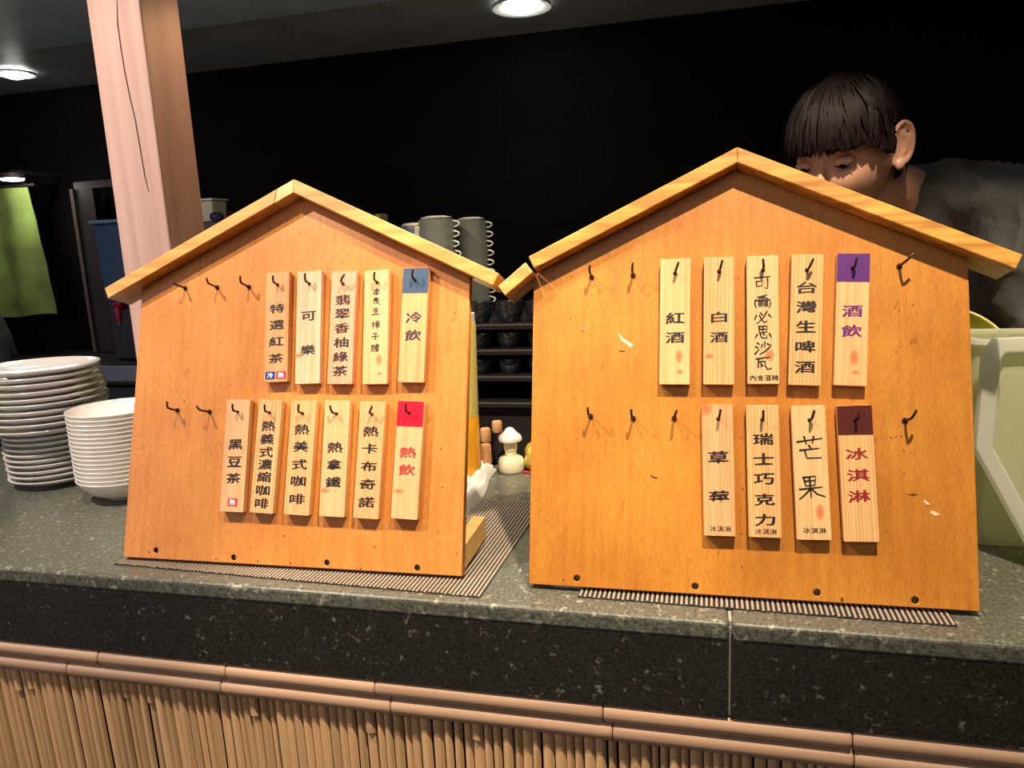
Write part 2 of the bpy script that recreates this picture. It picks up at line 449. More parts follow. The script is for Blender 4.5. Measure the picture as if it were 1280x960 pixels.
rail(-0.1215, 0.0120, (-150, 128, 284, 468, 753, 1069), 860)
rail(-0.1440, 0.0118, (-90, 91, 279, 488, 765, 1071), 885)
slat_meshes = []
for k in range(4):
    r = 0.0052; vs, fs = half_round((0, 0, 0), (0, 0, -0.86), r, (0, -1, 0), 6, 0.8)
    me = bpy.data.meshes.new('bamboo_slat'); me.from_pydata([tuple(v) for v in vs], [], fs)
    for p in me.polygons: p.use_smooth = len(p.vertices) == 4
    me.materials.append(M_bam); slat_meshes.append(me)
x = -1.26; i = 0
stub = {8, 17, 29, 31, 44, 47, 60, 73, 84}
while x < 0.42:
    w = random.uniform(0.0080, 0.0138)
    tilt = max(0.0, (-0.45 - x)) * 0.09 + random.uniform(-0.008, 0.008)
    yy = YF + 0.012 + random.uniform(-0.0020, 0.0020)
    for seg in ((0, 1), (1, 0)) if i in stub else ((0, 0),):
        o = bpy.data.objects.new('bamboo_slat', slat_meshes[0]); col.objects.link(o); o.parent = counter
        if seg == (0, 0): z0, z1, dy = -0.150, -1.03, 0
        elif seg == (0, 1): z0, z1, dy = -0.150, -0.175 - random.uniform(0, 0.02), -0.0015; zcut = z1
        else: z0, z1, dy = zcut - 0.0015, -1.03, 0.002
        o.matrix_basis = CM @ Matrix.Translation((x + w / 2 + tilt * (z0 + 0.15), yy + dy, z0)) @ Matrix.Rotation(-tilt, 4, 'Y') @ Matrix.Diagonal((w / 0.0105, 1, (z0 - z1) / 0.86, 1))
    x += w + random.choice((0.0, 0.0003, 0.0010, 0.0021)); i += 1

# ------------------------------------------------------------------ woven mats
M_mat = plain('woven_mat_ribs', (0.40, 0.33, 0.26), 0.6, noise=0.3, nscale=500)
M_matd = plain('woven_mat_ground', (0.012, 0.010, 0.010), 0.8)


def placemat(label, corner, ang, w, d, pitch):
    R = Matrix.Translation((corner[0], corner[1], 0)) @ Matrix.Rotation(ang, 4, 'Z')
    t = empty('placemat', R, label, 'placemat')
    MB().box((w / 2, d / 2, 0.0006), (w, d, 0.001)).build('mat_backing', M_matd, parent=t)
    mb = MB(); n = int(w / pitch)
    for i in range(n):
        x = (i + 0.5) * w / n; r = pitch * 0.27; e = random.uniform(-0.0012, 0.0012)
        vs = []; ny = 6
        for j in range(ny + 1):
            y = e + (d - 2 * e) * j / ny
            for k in range(5):
                a = PI * k / 4; vs.append((x + r * math.cos(a), y, 0.0010 + 0.0014 * math.sin(a)))
        fs = [(j * 5 + k, j * 5 + k + 1, (j + 1) * 5 + k + 1, (j + 1) * 5 + k) for j in range(ny) for k in range(4)]
        mb.add(vs, fs)
    o = mb.build('mat_ribs', M_mat, parent=t); o['kind'] = 'stuff'
    return t


a = on_z(143, 706); b = on_z(600, 748); c = on_z(655, 628)
placemat('dark ribbed woven placemat under the left menu board', (a.x, a.y), math.atan2(b.y - a.y, b.x - a.x), (b - a).length, (c - b).length, 0.0050)
a = on_z(722, 747); b = on_z(1197, 784)
placemat('dark ribbed woven placemat poking out under the right menu board', (a.x, a.y), math.atan2(b.y - a.y, b.x - a.x), (b - a).length, 0.25, 0.0052)

# ------------------------------------------------------------------ menu boards
S = 0.8
BL = dict(x=-0.631, y=.9632, yaw=.0217, lean=.2916, W=.5862, p=.0269, Ra=.6187, t=.0204, Rw=.3458, Rt=.4499, D=.0548)
BR = dict(x=.0554, y=.9649, yaw=.0157, lean=.2789, W=.5800, p=.0270, Ra=.6149, t=.0202, Rw=.3433, Rt=.4480, D=.0609)
for B_ in (BL, BR):
    for k in B_:
        if k not in ('yaw', 'lean'): B_[k] *= S
M_bl = board_mat('orange_plywood_left', (0.61, 0.225, 0.044), (0.79, 0.330, 0.076), 1.3)
M_br = board_mat('orange_plywood_right', (0.54, 0.205, 0.026), (0.70, 0.300, 0.045), 8.1)
M_roof = wood('varnished_pine_roof', (0.46, 0.20, 0.045), (0.78, 0.46, 0.14), scale=(7, 90, 90), rough=0.35, contrast=0.55)
M_roofr = wood('streaky_pine_roof', (0.32, 0.115, 0.02), (0.80, 0.42, 0.09), scale=(8, 110, 110), rough=0.33, contrast=0.4)
M_foot2 = wood('paler_pine_roof', (0.60, 0.36, 0.12), (0.85, 0.60, 0.27), scale=(7, 90, 90), rough=0.35)
M_foot = wood('pale_foot_wood', (0.55, 0.30, 0.09), (0.75, 0.48, 0.18), scale=(8, 60, 60))


def frame_of(b):
    U = Vector((math.cos(b['yaw']), math.sin(b['yaw']), 0)); Bk = Vector((-math.sin(b['yaw']), math.cos(b['yaw']), 0))
    V = Vector((0, 0, math.cos(b['lean']))) + Bk * math.sin(b['lean']); N = U.cross(V)
    O = Vector((b['x'], b['y'], 0.0064))
    M = Matrix((U, V, N)).transposed().to_4x4(); M.translation = O
    return M, U, V, N, O


def to_board(b, px, py, w=0.0):
    M, U, V, N, O = frame_of(b); P = on_plane(px, py, O + N * w, N) - O
    return P.dot(U), P.dot(V)


def hook(board, u, v, out, tip, w0=0.0):
    """L shaped screw hook: plate collar, shaft, upturned end"""
    mb = MB(); e = Vector((u + tip[0] * 0.25, v + tip[1] * 0.15, out)); T = Vector((u + tip[0], v + tip[1], out + 0.001))
    mb.tube([(u, v, -0.004), (u, v, 0.002), (u + tip[0] * .1, v + tip[1] * .05, out * .6), e, e * .6 + T * .4 + Vector((0, 0, .001)), T], 0.00135, 8)
    mb.tube([(u, v, 0.0), (u, v, 0.0016)], 0.0030, 10)
    return mb.build('hook', M_darksteel, parent=board, smooth=True)


def make_board(b, label, pm, rm, hooks, screws, extra_piece):
    M, U, V, N, O = frame_of(b)
    t = empty('menu_board', M, label, 'menu board')
    W, p, Ra, th, Rw, Rt, D = (b[k] for k in ('W', 'p', 'Ra', 't', 'Rw', 'Rt', 'D'))
    s = (Ra - Rt) / Rw; tv = th * math.hypot(s, 1)
    soff = lambda u: Ra - tv - s * abs(u)
    holes = [(*to_board(b, px, py), 0.0036) for px, py in screws]
    me = curve_plate([(-W / 2, 0), (W / 2, 0), (W / 2, soff(W / 2)), (0, soff(0)), (-W / 2, soff(W / 2))], holes, -0.012, 0.0, 0.0008)
    link('front_panel', me, pm, t)
    for hx, hy, r in holes:
        m_ = MB().lathe([(0, -0.0052), (0.0029, -0.0052), (0.0031, -0.0040), (0.0, -0.0038)], 16, (hx, hy, 0)); m_.box((hx, hy, -0.0037), (0.0042, 0.0007, 0.0003))
        m_.build('screw', M_brass, parent=t)
        MB().lathe([(0.0034, -0.0119), (0.0034, -0.001), (0.0036, -0.001), (0.0036, -0.0119)], 16, (hx, hy, 0)).build('screw_hole_rim', M_darksteel, parent=t)
    n = Vector((s, 1)).normalized()
    for sg in (-1, 1):
        ue = Rw
        if extra_piece and sg < 0: ue = abs(extra_piece[0][0])
        nn = Vector((n.x * sg, n.y)); top0 = Vector((0, Ra)); top1 = Vector((sg * ue, Ra - s * ue)); bot0 = Vector((0, Ra - tv)); bot1 = top1 - nn * th
        if extra_piece and sg < 0: bot1 = Vector(extra_piece[1])
        poly = [top0, top1, bot1, bot0]
        if not extra_piece and sg < 0:
            f_ = .085; cut = [top0.lerp(top1, f_), bot0.lerp(bot1, f_ + .012)]
            mb = MB().prism([(q.x, q.y) for q in (top0, cut[0], cut[1], bot0)], p - D, p - .0003)
            o = mb.build('roof_ridge_piece', M_foot2, parent=t, bevel=0.0008); o['label'] = 'short paler piece of roof edging next to the ridge'
            poly = [cut[0], top1, bot1, cut[1]]
        mb = MB().prism([(q.x, q.y) for q in poly], p - D, p)
        mb.build('roof_slab', rm, parent=t, bevel=0.0012)
    if extra_piece:
        mb = MB().prism(extra_piece[2], p - D, p + 0.0005); o = mb.build('roof_end_piece', M_roof, parent=t, bevel=0.0012)
        o['label'] = 'short loose end piece of the roof, sagging at its joint'
    # rear: box sides and foot that hold the leaning panel up
    sa, ca = math.sin(b['lean']), math.cos(b['lean'])
    for sg in (-1, 1):
        # upright brace behind the panel, from panel back to a vertical rear edge
        xx = sg * (W / 2 - 0.010); hh = 0.20; dd = 0.105
        # in board axes: world down = -(V*ca) + ...  ; world back = V*sa - N*ca
        P0 = Vector((0, 0.0, -0.0125)); zf = (0.012) * sa
        def q(back, up):
            return Vector((xx, back * sa + up * ca, -back * ca + up * sa))
        b0 = 0.0135 / ca
        v4 = [q(b0, 0.001), q(b0 + dd, 0.001), q(b0 + dd, 0.030), q(b0 + 0.030 * sa / ca, 0.030)]
        mb = MB(); vs = [v + Vector((-0.009, 0, 0)) for v in v4] + [v + Vector((0.009, 0, 0)) for v in v4]
        mb.add(vs, [(3, 2, 1, 0), (4, 5, 6, 7)] + [(k, (k + 1) % 4, 4 + (k + 1) % 4, 4 + k) for k in range(4)])
        mb.build('foot', M_foot, parent=t, bevel=0.001)
    for (px, py, tip) in hooks:
        u, v = to_board(b, px, py); hook(t, u, v, 0.0185, tip)
    return t


lt = (-0.002, 0.009)
hooksL = [(231.7, 360, (-.006, .004)), (271.7, 359.2, (-.003, .008)), (311.3, 358.7, (-.001, .010)),
          (222, 512.8, (-.002, .010)), (262.2, 514.7, (-.006, .006))]
tagsL = [  # corners TL TR BR BL, hook base on the tag face, tip
    ((333, 340.3), (362, 340.5), (359, 477.5), (329.7, 477.5), (347, 356.3), (-.001, .010)),
    ((371.5, 339.8), (402, 338.6), (399.3, 479.4), (368.9, 480), (386.6, 355), (-.001, .011)),
    ((414.9, 339.1), (445.6, 339.1), (439.7, 480.3), (409, 480), (428.6, 355), (.007, .010)),
    ((455.7, 337.7), (487, 337.2), (483.6, 480.3), (453, 480), (471.2, 353.3), (.001, .011)),
    ((504.4, 334.2), (536.3, 335), (529.7, 478.2), (497, 477.7), (518.5, 350.5), (.001, .011)),
    ((283.4, 499.1), (313, 499.7), (303.7, 640.6), (274.4, 639.3), (297, 515.2), (-.001, .010)),
    ((324, 499.7), (352.8, 500.2), (340.6, 642.5), (312, 640.6), (336.8, 516.2), (-.001, .010)),
    ((364, 500.2), (395.9, 501.6), (385.6, 645), (354.6, 642.7), (378, 517.1), (0, .011)),
    ((406, 500.2), (437.9, 501.4), (429.8, 646.8), (398.9, 645.2), (420.5, 517.6), (-.004, .010)),
    ((450.2, 501.4), (481.8, 502.8), (472.5, 649.2), (441.2, 647.6), (464.6, 518.2), (.005, .010)),
    ((497.6, 500.8), (530.3, 501.4), (521.4, 649.8), (488.3, 648.2), (511, 516.6), (0, .011))]
hooksR = [(739.6, 346.3, (.000, .009)), (791.3, 344.2, (.001, .010)), (1124, 332.7, (.009, .008)),
          (738.3, 520.2, (-.001, .009)), (791.4, 522.8, (-.001, .009)), (842.8, 522.8, (.003, .008)), (1131.1, 525.6, (.006, .010))]
tagsR = [
    ((826, 323.5), (863.1, 322.9), (862.5, 480.6), (824, 480.6), (843.8, 341.7), (.004, .010)),
    ((880.2, 321.9), (918.3, 320.4), (917.7, 480.8), (879.2, 480.6), (899, 339.6), (.003, .010)),
    ((933.3, 319.8), (972.5, 319.2), (974.6, 480.2), (934.4, 479.6), (953.8, 338), (-.001, .010)),
    ((989.6, 318.3), (1029.6, 317.7), (1026, 481.9), (985.4, 481.3), (1008.8, 338), (.005, .010)),
    ((1046.5, 316.3), (1088.1, 316.3), (1083.3, 482.3), (1042.3, 481.9), (1066, 335.8), (.002, .009)),
    ((876.7, 506), (916.4, 505.3), (919.7, 670.4), (880.4, 669.8), (897.9, 523.9), (.002, .010)),
    ((932.4, 506.4), (973.7, 506), (977, 672.6), (936.7, 671.5), (952.9, 525), (.000, .010)),
    ((989, 506.4), (1031.2, 507), (1040, 675.4), (996.2, 674.8), (1012.2, 525.4), (.003, .010)),
    ((1045.4, 506.4), (1089.8, 507), (1099.4, 677.4), (1055.3, 677.6), (1069.5, 526), (.001, .009))]
TW0, TW1 = 0.0022, 0.0105      # back and front of a hanging tag above the panel


def tag_hook(b, t):
    # hook base seen on the tag face: same shaft carried back to the panel
    u, v = to_board(b, t[4][0], t[4][1], TW1); return u, v


boardL = make_board(BL, 'house-shaped orange plywood menu board at left with gable roof, eleven hanging tags', M_bl, M_roof, hooksL,
                    [(195, 688), (292, 697), (408.5, 703.5), (521.4, 710)], None)
# loose end piece of the right board's roof, left side
b_ = BR; pj = b_['p']
jt = to_board(BR, 660.4, 326.4, pj); jb = to_board(BR, 667.5, 339, pj); e1 = to_board(BR, 622.6, 357.6, pj); e2 = to_board(BR, 631.4, 369.6, pj)
jt2 = to_board(BR, 656.8, 327.6, pj); jb2 = to_board(BR, 666.0, 340.4, pj)
n_s = (b_['Ra'] - b_['Rt']) / b_['Rw']; jt = (jt[0], b_['Ra'] - n_s * abs(jt[0])); jb = (jb[0], b_['Ra'] - b_['t'] * math.hypot(n_s, 1) - n_s * abs(jb[0]))
boardR = make_board(BR, 'house-shaped orange plywood menu board at right with sagging left eave, nine tags', M_br, M_roofr, hooksR,
                    [(721, 723), (869, 733), (1021.3, 741), (1144, 750.5)], (jt, jb, [e1, e2, jb2, jt2]))
for b, board, tl in ((BL, boardL, tagsL), (BR, boardR, tagsR)):
    for t in tl:
        u, v = tag_hook(b, t); hook(board, u, v, 0.0200, t[5])

# marks on the right panel: flaked paint, old nails
M_chip = plain('bare_wood_chip', (0.80, 0.62, 0.42), 0.7)


def flake(board, b, pts, mat, name, lab, th=0.0005):
    mb = MB().prism([to_board(b, *q) for q in pts], 0.0001, th); o = mb.build(name, mat, parent=board)
    if lab: o['label'] = lab


flake(boardR, BR, [(773, 416), (779, 423), (786, 427), (792, 431), (788, 435), (784, 431), (777, 426), (774, 421)], M_chip, 'paint_chip', 'pale splinter mark where the surface has flaked off')
flake(boardR, BR, [(1154, 624), (1160, 628), (1163, 631), (1158, 631), (1155, 628)], M_chip, 'paint_chip', 'pale chipped spot')
flake(boardR, BR, [(1164, 638), (1171, 640), (1175, 644), (1168, 645), (1163, 642)], M_chip, 'paint_chip', 'pale chipped spot')
M_mark = plain('dark_scratch', (0.10, 0.035, 0.012), 0.8)
flake(boardR, BR, [(774, 438.5), (781, 438), (781, 439.5), (774, 440)], M_mark, 'scratch', None, .0003)
flake(boardR, BR, [(813, 590), (815, 595), (822, 597), (822, 598.5), (814, 596.5)], M_mark, 'scratch', None, .0003)
flake(boardR, BR, [(1134, 618), (1141, 617), (1148, 618), (1141, 620)], M_mark, 'scratch', None, .0003)
flake(boardR, BR, [(1051, 747), (1054, 747), (1054, 752), (1051, 752)], M_mark, 'nail_mark', None, .0003)
for px, py in ((713, 399), (1054, 381), (728, 414), (1119, 385), (1124, 388), (1141, 381), (1120, 440), (927, 547), (928, 611), (927, 667), (927, 709), (973, 515), (1114, 547), (1120, 546), (1126, 545), (1130, 563), (1130, 592), (704, 725)):
    flake(boardR, BR, [(px - 1, py), (px, py - 1.2), (px + 1.1, py), (px, py + 1.2)], M_mark, 'nail_mark', None, .0003)
for px, py in ((551, 561), (553, 609), (468, 684), (355, 670), (451, 711), (270, 699), (322, 701), (363, 704), (186, 690), (568, 391)):
    flake(boardL, BL, [(px - 1, py), (px, py - 1.4), (px + 1.1, py), (px, py + 1.4)], M_mark, 'nail_mark', None, .0003)

# ------------------------------------------------------------------ the hanging tags
HW = {  # handwritten characters as strokes in a unit box, y up
    'ke': [[(.02, .92), (.98, 1.0)], [(.12, .62), (.14, .22)], [(.12, .62), (.5, .66), (.46, .26), (.14, .24)], [(.8, .96), (.82, .4), (.78, .02), (.62, .12)]],
    'er': [[(.2, .84), (.75, 1.0)], [(.5, .92), (.3, .72)], [(.5, .88), (.52, .1)], [(.55, .86), (.8, .72)], [(.05, .6), (.02, .3), (.1, .02)], [(.05, .6), (.95, .64), (.98, .3), (.88, .0)], [(.25, .52), (.42, .36)], [(.42, .52), (.25, .34)], [(.25, .3), (.42, .12)], [(.42, .3), (.25, .1)], [(.62, .52), (.8, .36)], [(.8, .52), (.62, .34)], [(.62, .3), (.8, .12)], [(.8, .3), (.62, .1)]],
    'bi': [[(.12, .7), (.0, .35)], [(.35, .9), (.5, .7)], [(.75, 1.0), (.5, .45), (.15, .05)], [(.3, .68), (.45, .3), (.62, .1), (.75, .25)], [(.85, .75), (1.0, .55)]],
    'si': [[(.25, .98), (.28, .5)], [(.25, .98), (.75, 1.0), (.72, .52), (.28, .5)], [(.5, .98), (.5, .52)], [(.27, .75), (.73, .76)], [(.15, .35), (.02, .05)], [(.33, .4), (.42, .08), (.75, .05), (.72, .25)], [(.5, .42), (.6, .28)], [(.88, .4), (1.0, .12)]],
    'sha': [[(.15, .92), (.28, .8)], [(.05, .62), (.2, .52)], [(.0, .05), (.25, .4)], [(.6, 1.0), (.6, .55)], [(.45, .8), (.38, .55)], [(.75, .85), (.98, .72)], [(.9, .6), (.6, .25), (.3, .02)]],
    'wa': [[(.08, .85), (.9, 1.0)], [(.22, .85), (.18, .15), (.42, .3)], [(.25, .62), (.62, .66), (.62, .3), (.75, .02), (1.0, .12)], [(.35, .45), (.5, .3)]],
    'mang': [[(.0, .78), (.98, .92)], [(.28, 1.0), (.36, .68)], [(.66, 1.0), (.6, .72)], [(.46, .62), (.54, .5)], [(.1, .42), (.85, .5)], [(.28, .44), (.36, .08), (.92, .1)]],
    'guo': [[(.18, .96), (.26, .58)], [(.18, .94), (.66, 1.0), (.62, .62), (.26, .58)], [(.22, .78), (.62, .82)], [(.42, .96), (.46, .1)], [(.02, .44), (.9, .54)], [(.44, .46), (.2, .2), (.0, .02)], [(.48, .46), (.7, .24), (1.0, .14)]],
    'h1': [[(.1, .72), (.9, .8)], [(.5, 1.0), (.45, .6), (.05, .35)], [(.5, .7), (.9, .5)], [(.3, .45), (.7, .45), (.5, .3)], [(.5, .3), (.55, .05), (.4, .0)], [(.1, .2), (.85, .25)]],
    'h2': [[(.45, 1.0), (.5, .9)], [(.2, .85), (.75, .88), (.7, .6), (.2, .58)], [(.2, .85), (.2, .1), (.5, .25)], [(.22, .72), (.7, .74)], [(.4, .55), (.6, .25), (1.0, .0)], [(.8, .5), (.6, .35)]],
    'h3': [[(.3, .95), (.15, .6)], [(.25, .75), (.8, .8)], [(.52, 1.0), (.5, .1)], [(.25, .45), (.8, .48)], [(.0, .08), (1.0, .12)]],
    'h4': [[(.55, 1.0), (.98, .95)], [(.0, .72), (.42, .76)], [(.2, .95), (.22, .0)], [(.2, .6), (.02, .3)], [(.5, .75), (.98, .78)], [(.58, .72), (.52, .2), (.95, .2), (.9, .72)], [(.45, .45), (1.0, .48)], [(.75, .7), (.7, .0)]],
    'h5': [[(.2, .9), (.7, .95), (.45, .7)], [(.48, .72), (.5, .15), (.3, .05)], [(.0, .45), (1.0, .55)]],
    'h6': [[(.0, .85), (.42, .88)], [(.05, .65), (.05, .05), (.4, .05), (.42, .65), (.05, .65)], [(.05, .35), (.4, .36)], [(.2, .88), (.2, .6)], [(.52, .8), (1.0, .85)], [(.65, 1.0), (.62, .6)], [(.85, 1.0), (.85, .6)], [(.5, .58), (1.0, .62)], [(.6, .4), (.6, .05), (.9, .05), (.9, .42), (.6, .4)], [(.6, .22), (.9, .23)]],
}
K = M_ink
# per tag: name words, band (material, px height fraction), [(char, y fraction, w frac, h frac)], small line, marks, tone, knots(u frac, v frac)
TL_ = [
    dict(t='特選紅茶', y=(397, 520, 642, 770), r=(122, 945), w=.60, h=.082, tone=1, sq=True, lab='left board tag for special black tea, with small blue and red squares at its foot'),
    dict(t='可樂', y=(430, 668), r=(112, 903), w=.57, h=.085, tone=2, knots=[(-.38, -.25, .18, .022)], lab='left board tag reading 可樂 (cola), two printed characters, pale wood'),
    dict(t='翡翠香柚綠茶', y=(312, 410, 512, 612, 712, 812), r=(108, 903), w=.58, h=.086, tone=3, lab='pinkish tag on left board with six characters for pomelo green tea'),
    dict(hw=['h1', 'h2', 'h3', 'h4', 'h5', 'h6'], y=(255, 320, 395, 490, 570, 652), r=(100, 903), w=.36, h=.062, thick=.95, tone=4, knots=[(.15, -.29, .13, .05), (.18, -.41, .1, .014)], lab='left board tag with thin handwritten ink characters and an orange knot'),
    dict(t='冷飲', y=(435, 560), r=(80, 890), w=.60, h=.092, tone=5, ink=M_inkblue, band=('blue', (.045, .085, .16), 182 / 810), knots=[(-.1, -.31, .03, .01)], lab='blue-topped heading tag reading 冷飲 (cold drinks) on left board'),
    dict(t='黑豆茶', y=(405, 520, 632), r=(102, 855), w=.58, h=.088, tone=4, one=True, lab='left board tag for black bean tea with one small red square at its foot'),
    dict(t='熱義式濃縮咖啡', y=(280, 367, 455, 538, 620, 708, 795), r=(105, 860), w=.57, h=.088, tone=4, line=True, lab='left board tag with seven characters for hot espresso'),
    dict(t='熱美式咖啡', y=(303, 417, 537, 648, 768), r=(110, 873), w=.57, h=.088, tone=5, lab='left board tag reading 熱美式咖啡 (hot americano), five characters'),
    dict(t='熱拿鐵', y=(403, 512, 623), r=(104, 840), w=.58, h=.088, tone=4, knots=[(-.30, -.28, .19, .022)], lab='left board tag reading 熱拿鐵 (hot latte), three characters and a knot'),
    dict(t='熱卡布奇諾', y=(300, 410, 522, 635, 747), r=(110, 850), w=.60, h=.086, tone=5, lab='left board tag reading 熱卡布奇諾 (hot cappuccino), five characters'),
    dict(t='熱飲', y=(435, 545), r=(106, 855), w=.60, h=.086, tone=4, ink=M_inkred, band=('red', (.80, .003, .03), 164 / 749), knots=[(-.25, -.27, .2, .022)], lab='red-topped heading tag reading 熱飲 (hot drinks) in red on left board')]
TR_ = [
    dict(t='紅酒', y=(470, 587), r=(112, 867), w=.60, h=.086, tone=6, knots=[(.14, -.28, .13, .055), (.17, -.40, .12, .02)], lab='right board tag reading 紅酒 (red wine), leftmost in upper row'),
    dict(t='白酒', y=(465, 585), r=(102, 867), w=.56, h=.080, tone=6, line=True, knots=[(-.32, -.28, .16, .022)], lab='right board tag reading 白酒 (white wine), between red wine and handwritten tags'),
    dict(hw=['ke', 'er', 'bi', 'si', 'sha', 'wa'], y=(260, 372, 470, 558, 652, 742), r=(94, 864), w=.52, h=.098, thick=1.25, tone=7, small='內含酒精', sy=828, knots=[(.2, -.28, .16, .05)], lab='upper-row tag on right board with six handwritten characters and small print'),
    dict(t='台灣生啤酒', y=(287, 403, 520, 642, 762), r=(86, 871), w=.60, h=.088, tone=6, line=True, lab='right board tag with five characters for Taiwan draft beer'),
    dict(t='酒飲', y=(428, 548), r=(78, 874), w=.60, h=.086, tone=6, ink=M_inkpurple, band=('purple', (.11, .015, .19), 175 / 796), knots=[(.1, -.29, .14, .06), (.16, -.4, .13, .016)], lab='purple-topped heading tag reading 酒飲 (alcoholic drinks) on right board'),
    dict(t='草莓', y=(377, 603), r=(73, 824), w=.62, h=.092, tone=8, small='冰淇淋', sy=783, line=True, knots=[(-.36, .47, .2, .055)], lab='right board tag reading 草莓 (strawberry) with orange knot at top corner'),
    dict(t='瑞士巧克力', y=(273, 385, 500, 617, 732), r=(75, 832), w=.60, h=.085, tone=6, small='冰淇淋', sy=798, line=True, lab='right board tag with five characters for Swiss chocolate, small print below'),
    dict(hw=['mang', 'guo'], y=(325, 552), r=(76, 847), w=.74, h=.175, tone=7, small='冰淇淋', sy=793, thick=1.5, knots=[(.2, -.295, .13, .06)], lab='right board tag with two large handwritten characters for mango'),
    dict(t='冰淇淋', y=(357, 478, 598), r=(76, 857), w=.60, h=.084, tone=6, ink=M_inkmaroon, band=('maroon', (.09, .012, .008), 171 / 781), line=True, lab='maroon-topped heading tag reading 冰淇淋 (ice cream) on right board')]
TONES = {1: ((.78, .42, .17), (.86, .52, .24)), 2: ((.76, .58, .37), (.86, .72, .52)), 3: ((.78, .42, .26), (.86, .53, .36)), 4: ((.78, .52, .25), (.88, .65, .36)),
         5: ((.76, .45, .20), (.87, .60, .30)), 6: ((.80, .52, .22), (.90, .68, .35)), 7: ((.82, .58, .27), (.90, .70, .37)), 8: ((.82, .48, .24), (.88, .60, .33))}
gi = 0
for b, corners, specs, side in ((BL, tagsL, TL_, 'left'), (BR, tagsR, TR_, 'right')):
    Mb, U, V, N, O = frame_of(b)
    for cn, sp in zip(corners, specs):
        gi += 1
        q = [Vector(to_board(b, *c, TW1)) for c in cn[:4]]
        ctr = (q[0] + q[1] + q[2] + q[3]) / 4; wv = ((q[1] - q[0]) + (q[2] - q[3])) / 2; hv = ((q[0] - q[3]) + (q[1] - q[2])) / 2
        w, h = wv.length, hv.length; ang = math.atan2(-hv.x, hv.y)
        Ml = Mb @ Matrix.Translation((ctr.x, ctr.y, 0)) @ Matrix.Rotation(ang, 4, 'Z')
        t = empty('menu_tag', Ml, sp['lab'], 'tag', 'wooden tags hanging on the %s menu board' % side)
        hk = Vector(tag_hook(b, cn)); dl = hk - ctr; hx = dl.x * math.cos(-ang) - dl.y * math.sin(-ang); hy = dl.x * math.sin(-ang) + dl.y * math.cos(-ang)
        r = 0.0012; out = []
        for sx, sy, a0 in ((1, 1, 0), (-1, 1, 90), (-1, -1, 180), (1, -1, 270)):
            for k in range(4):
                a_ = D2R(a0 + 30 * k); out.append((sx * (w / 2 - r) + r * math.cos(a_), sy * (h / 2 - r) + r * math.sin(a_)))
        me = curve_plate(out, [(hx, hy, 0.0022)], TW0, TW1, 0.0003, 14)
        c0, c1 = [tuple(a * k for a, k in zip(c_, kk)) for c_, kk in zip(TONES[sp['tone']], (((.86, .70, .62), (.94, .84, .80)) if side == 'right' else ((.84, .66, .58), (.93, .78, .72))))]
        kn = [(k[0] * w, k[1] * h, k[2] * w, k[3] * h) for k in sp.get('knots', [])]
        mt = wood('tag_wood_%02d' % gi, c0, c1, scale=(170 + gi * 7, 6 + (gi % 4) * 2, 60), rough=0.5, knots=kn, lines=(38 + gi * 3) if sp.get('line') else 0, knotcol=(.70, .13, .03))
        mt.node_tree.nodes['Mapping'].inputs['Location'].default_value = (gi * 1.7, gi * 0.9, 0)
        link('plaque', me, mt, t)
        y0, y1 = sp['r']; Y = lambda y: h / 2 - (y - y0) / (y1 - y0) * h
        if 'band' in sp:
            nm, colr, fr = sp['band']
            bo = [(-w / 2 + .0001, h / 2 - fr * h), (w / 2 - .0001, h / 2 - fr * h), (w / 2 - .0001, h / 2 - .0003), (-w / 2 + .0001, h / 2 - .0003)]
            me = curve_plate(bo, [(hx, hy, 0.0022)], TW1, TW1 + 0.0002, 0.00003, 14)
            o = link('painted_band', me, plain('band_' + nm, colr, 0.4, noise=.12, nscale=500), t); o['label'] = nm + ' painted band round the hook hole'
        mb = MB(); ink = sp.get('ink', K); z = TW1 + 0.0002
        if 't' in sp:
            for ch, yy in zip(sp['t'], sp['y']):
                mb = MB(); put_glyph(mb, ch, 0, Y(yy), sp['w'] * w, sp['h'] * h, z, 0.030)
                mb.build('character', ink, parent=t)
        else:
            for ch, yy in zip(sp['hw'], sp['y']):
                ww, hh = sp['w'] * w, sp['h'] * h
                if ch[0] == 'h' and ch[1:].isdigit(): ww *= .85
                mb = MB()
                for stt in HW[ch]:
                    pts = [((a - .5) * ww, (bq - .5) * hh + Y(yy)) for a, bq in stt]
                    put_stroke(mb, pts, 0.00115 * sp.get('thick', 0.85), z)
                    z += 0.000004
                mb.build('character', ink, parent=t)
        if 'small' in sp:
            mb = MB(); s_ = sp['small']; n_ = len(s_)
            for i_, ch in enumerate(s_):
                fw = .20 if n_ == 4 else .205
                put_glyph(mb, ch, ((i_ - (n_ - 1) / 2) * (fw + .025)) * w * (1.02 if n_ == 4 else 1) + .02 * w, Y(sp['sy']), fw * w, .042 * h, z, 0.01, False)
            o = mb.build('small_print', K, parent=t)
        if sp.get('sq') or sp.get('one'):
            items = [(-.23, 'blue', '冷', (.01, .035, .30)), (.23, 'red', '熱', (.80, .004, .05))] if sp.get('sq') else [(.03, 'red', '熱', (.80, .004, .05))]
            yc = Y(895 if sp.get('sq') else 790)
            for fx, nm, ch, colr in items:
                sz = .40 * w if sp.get('sq') else .39 * w
                o = MB().box((fx * w, yc, z), (sz, .068 * h, .0002)).build('sticker', plain('sticker_' + nm, colr, .4), parent=t); o['label'] = 'small %s square printed with a white character' % nm
                m2 = MB(); put_glyph(m2, ch, fx * w, yc, sz * .62, .05 * h, z + .0002, 0.03, False); m2.build('sticker_character', M_white, parent=t)
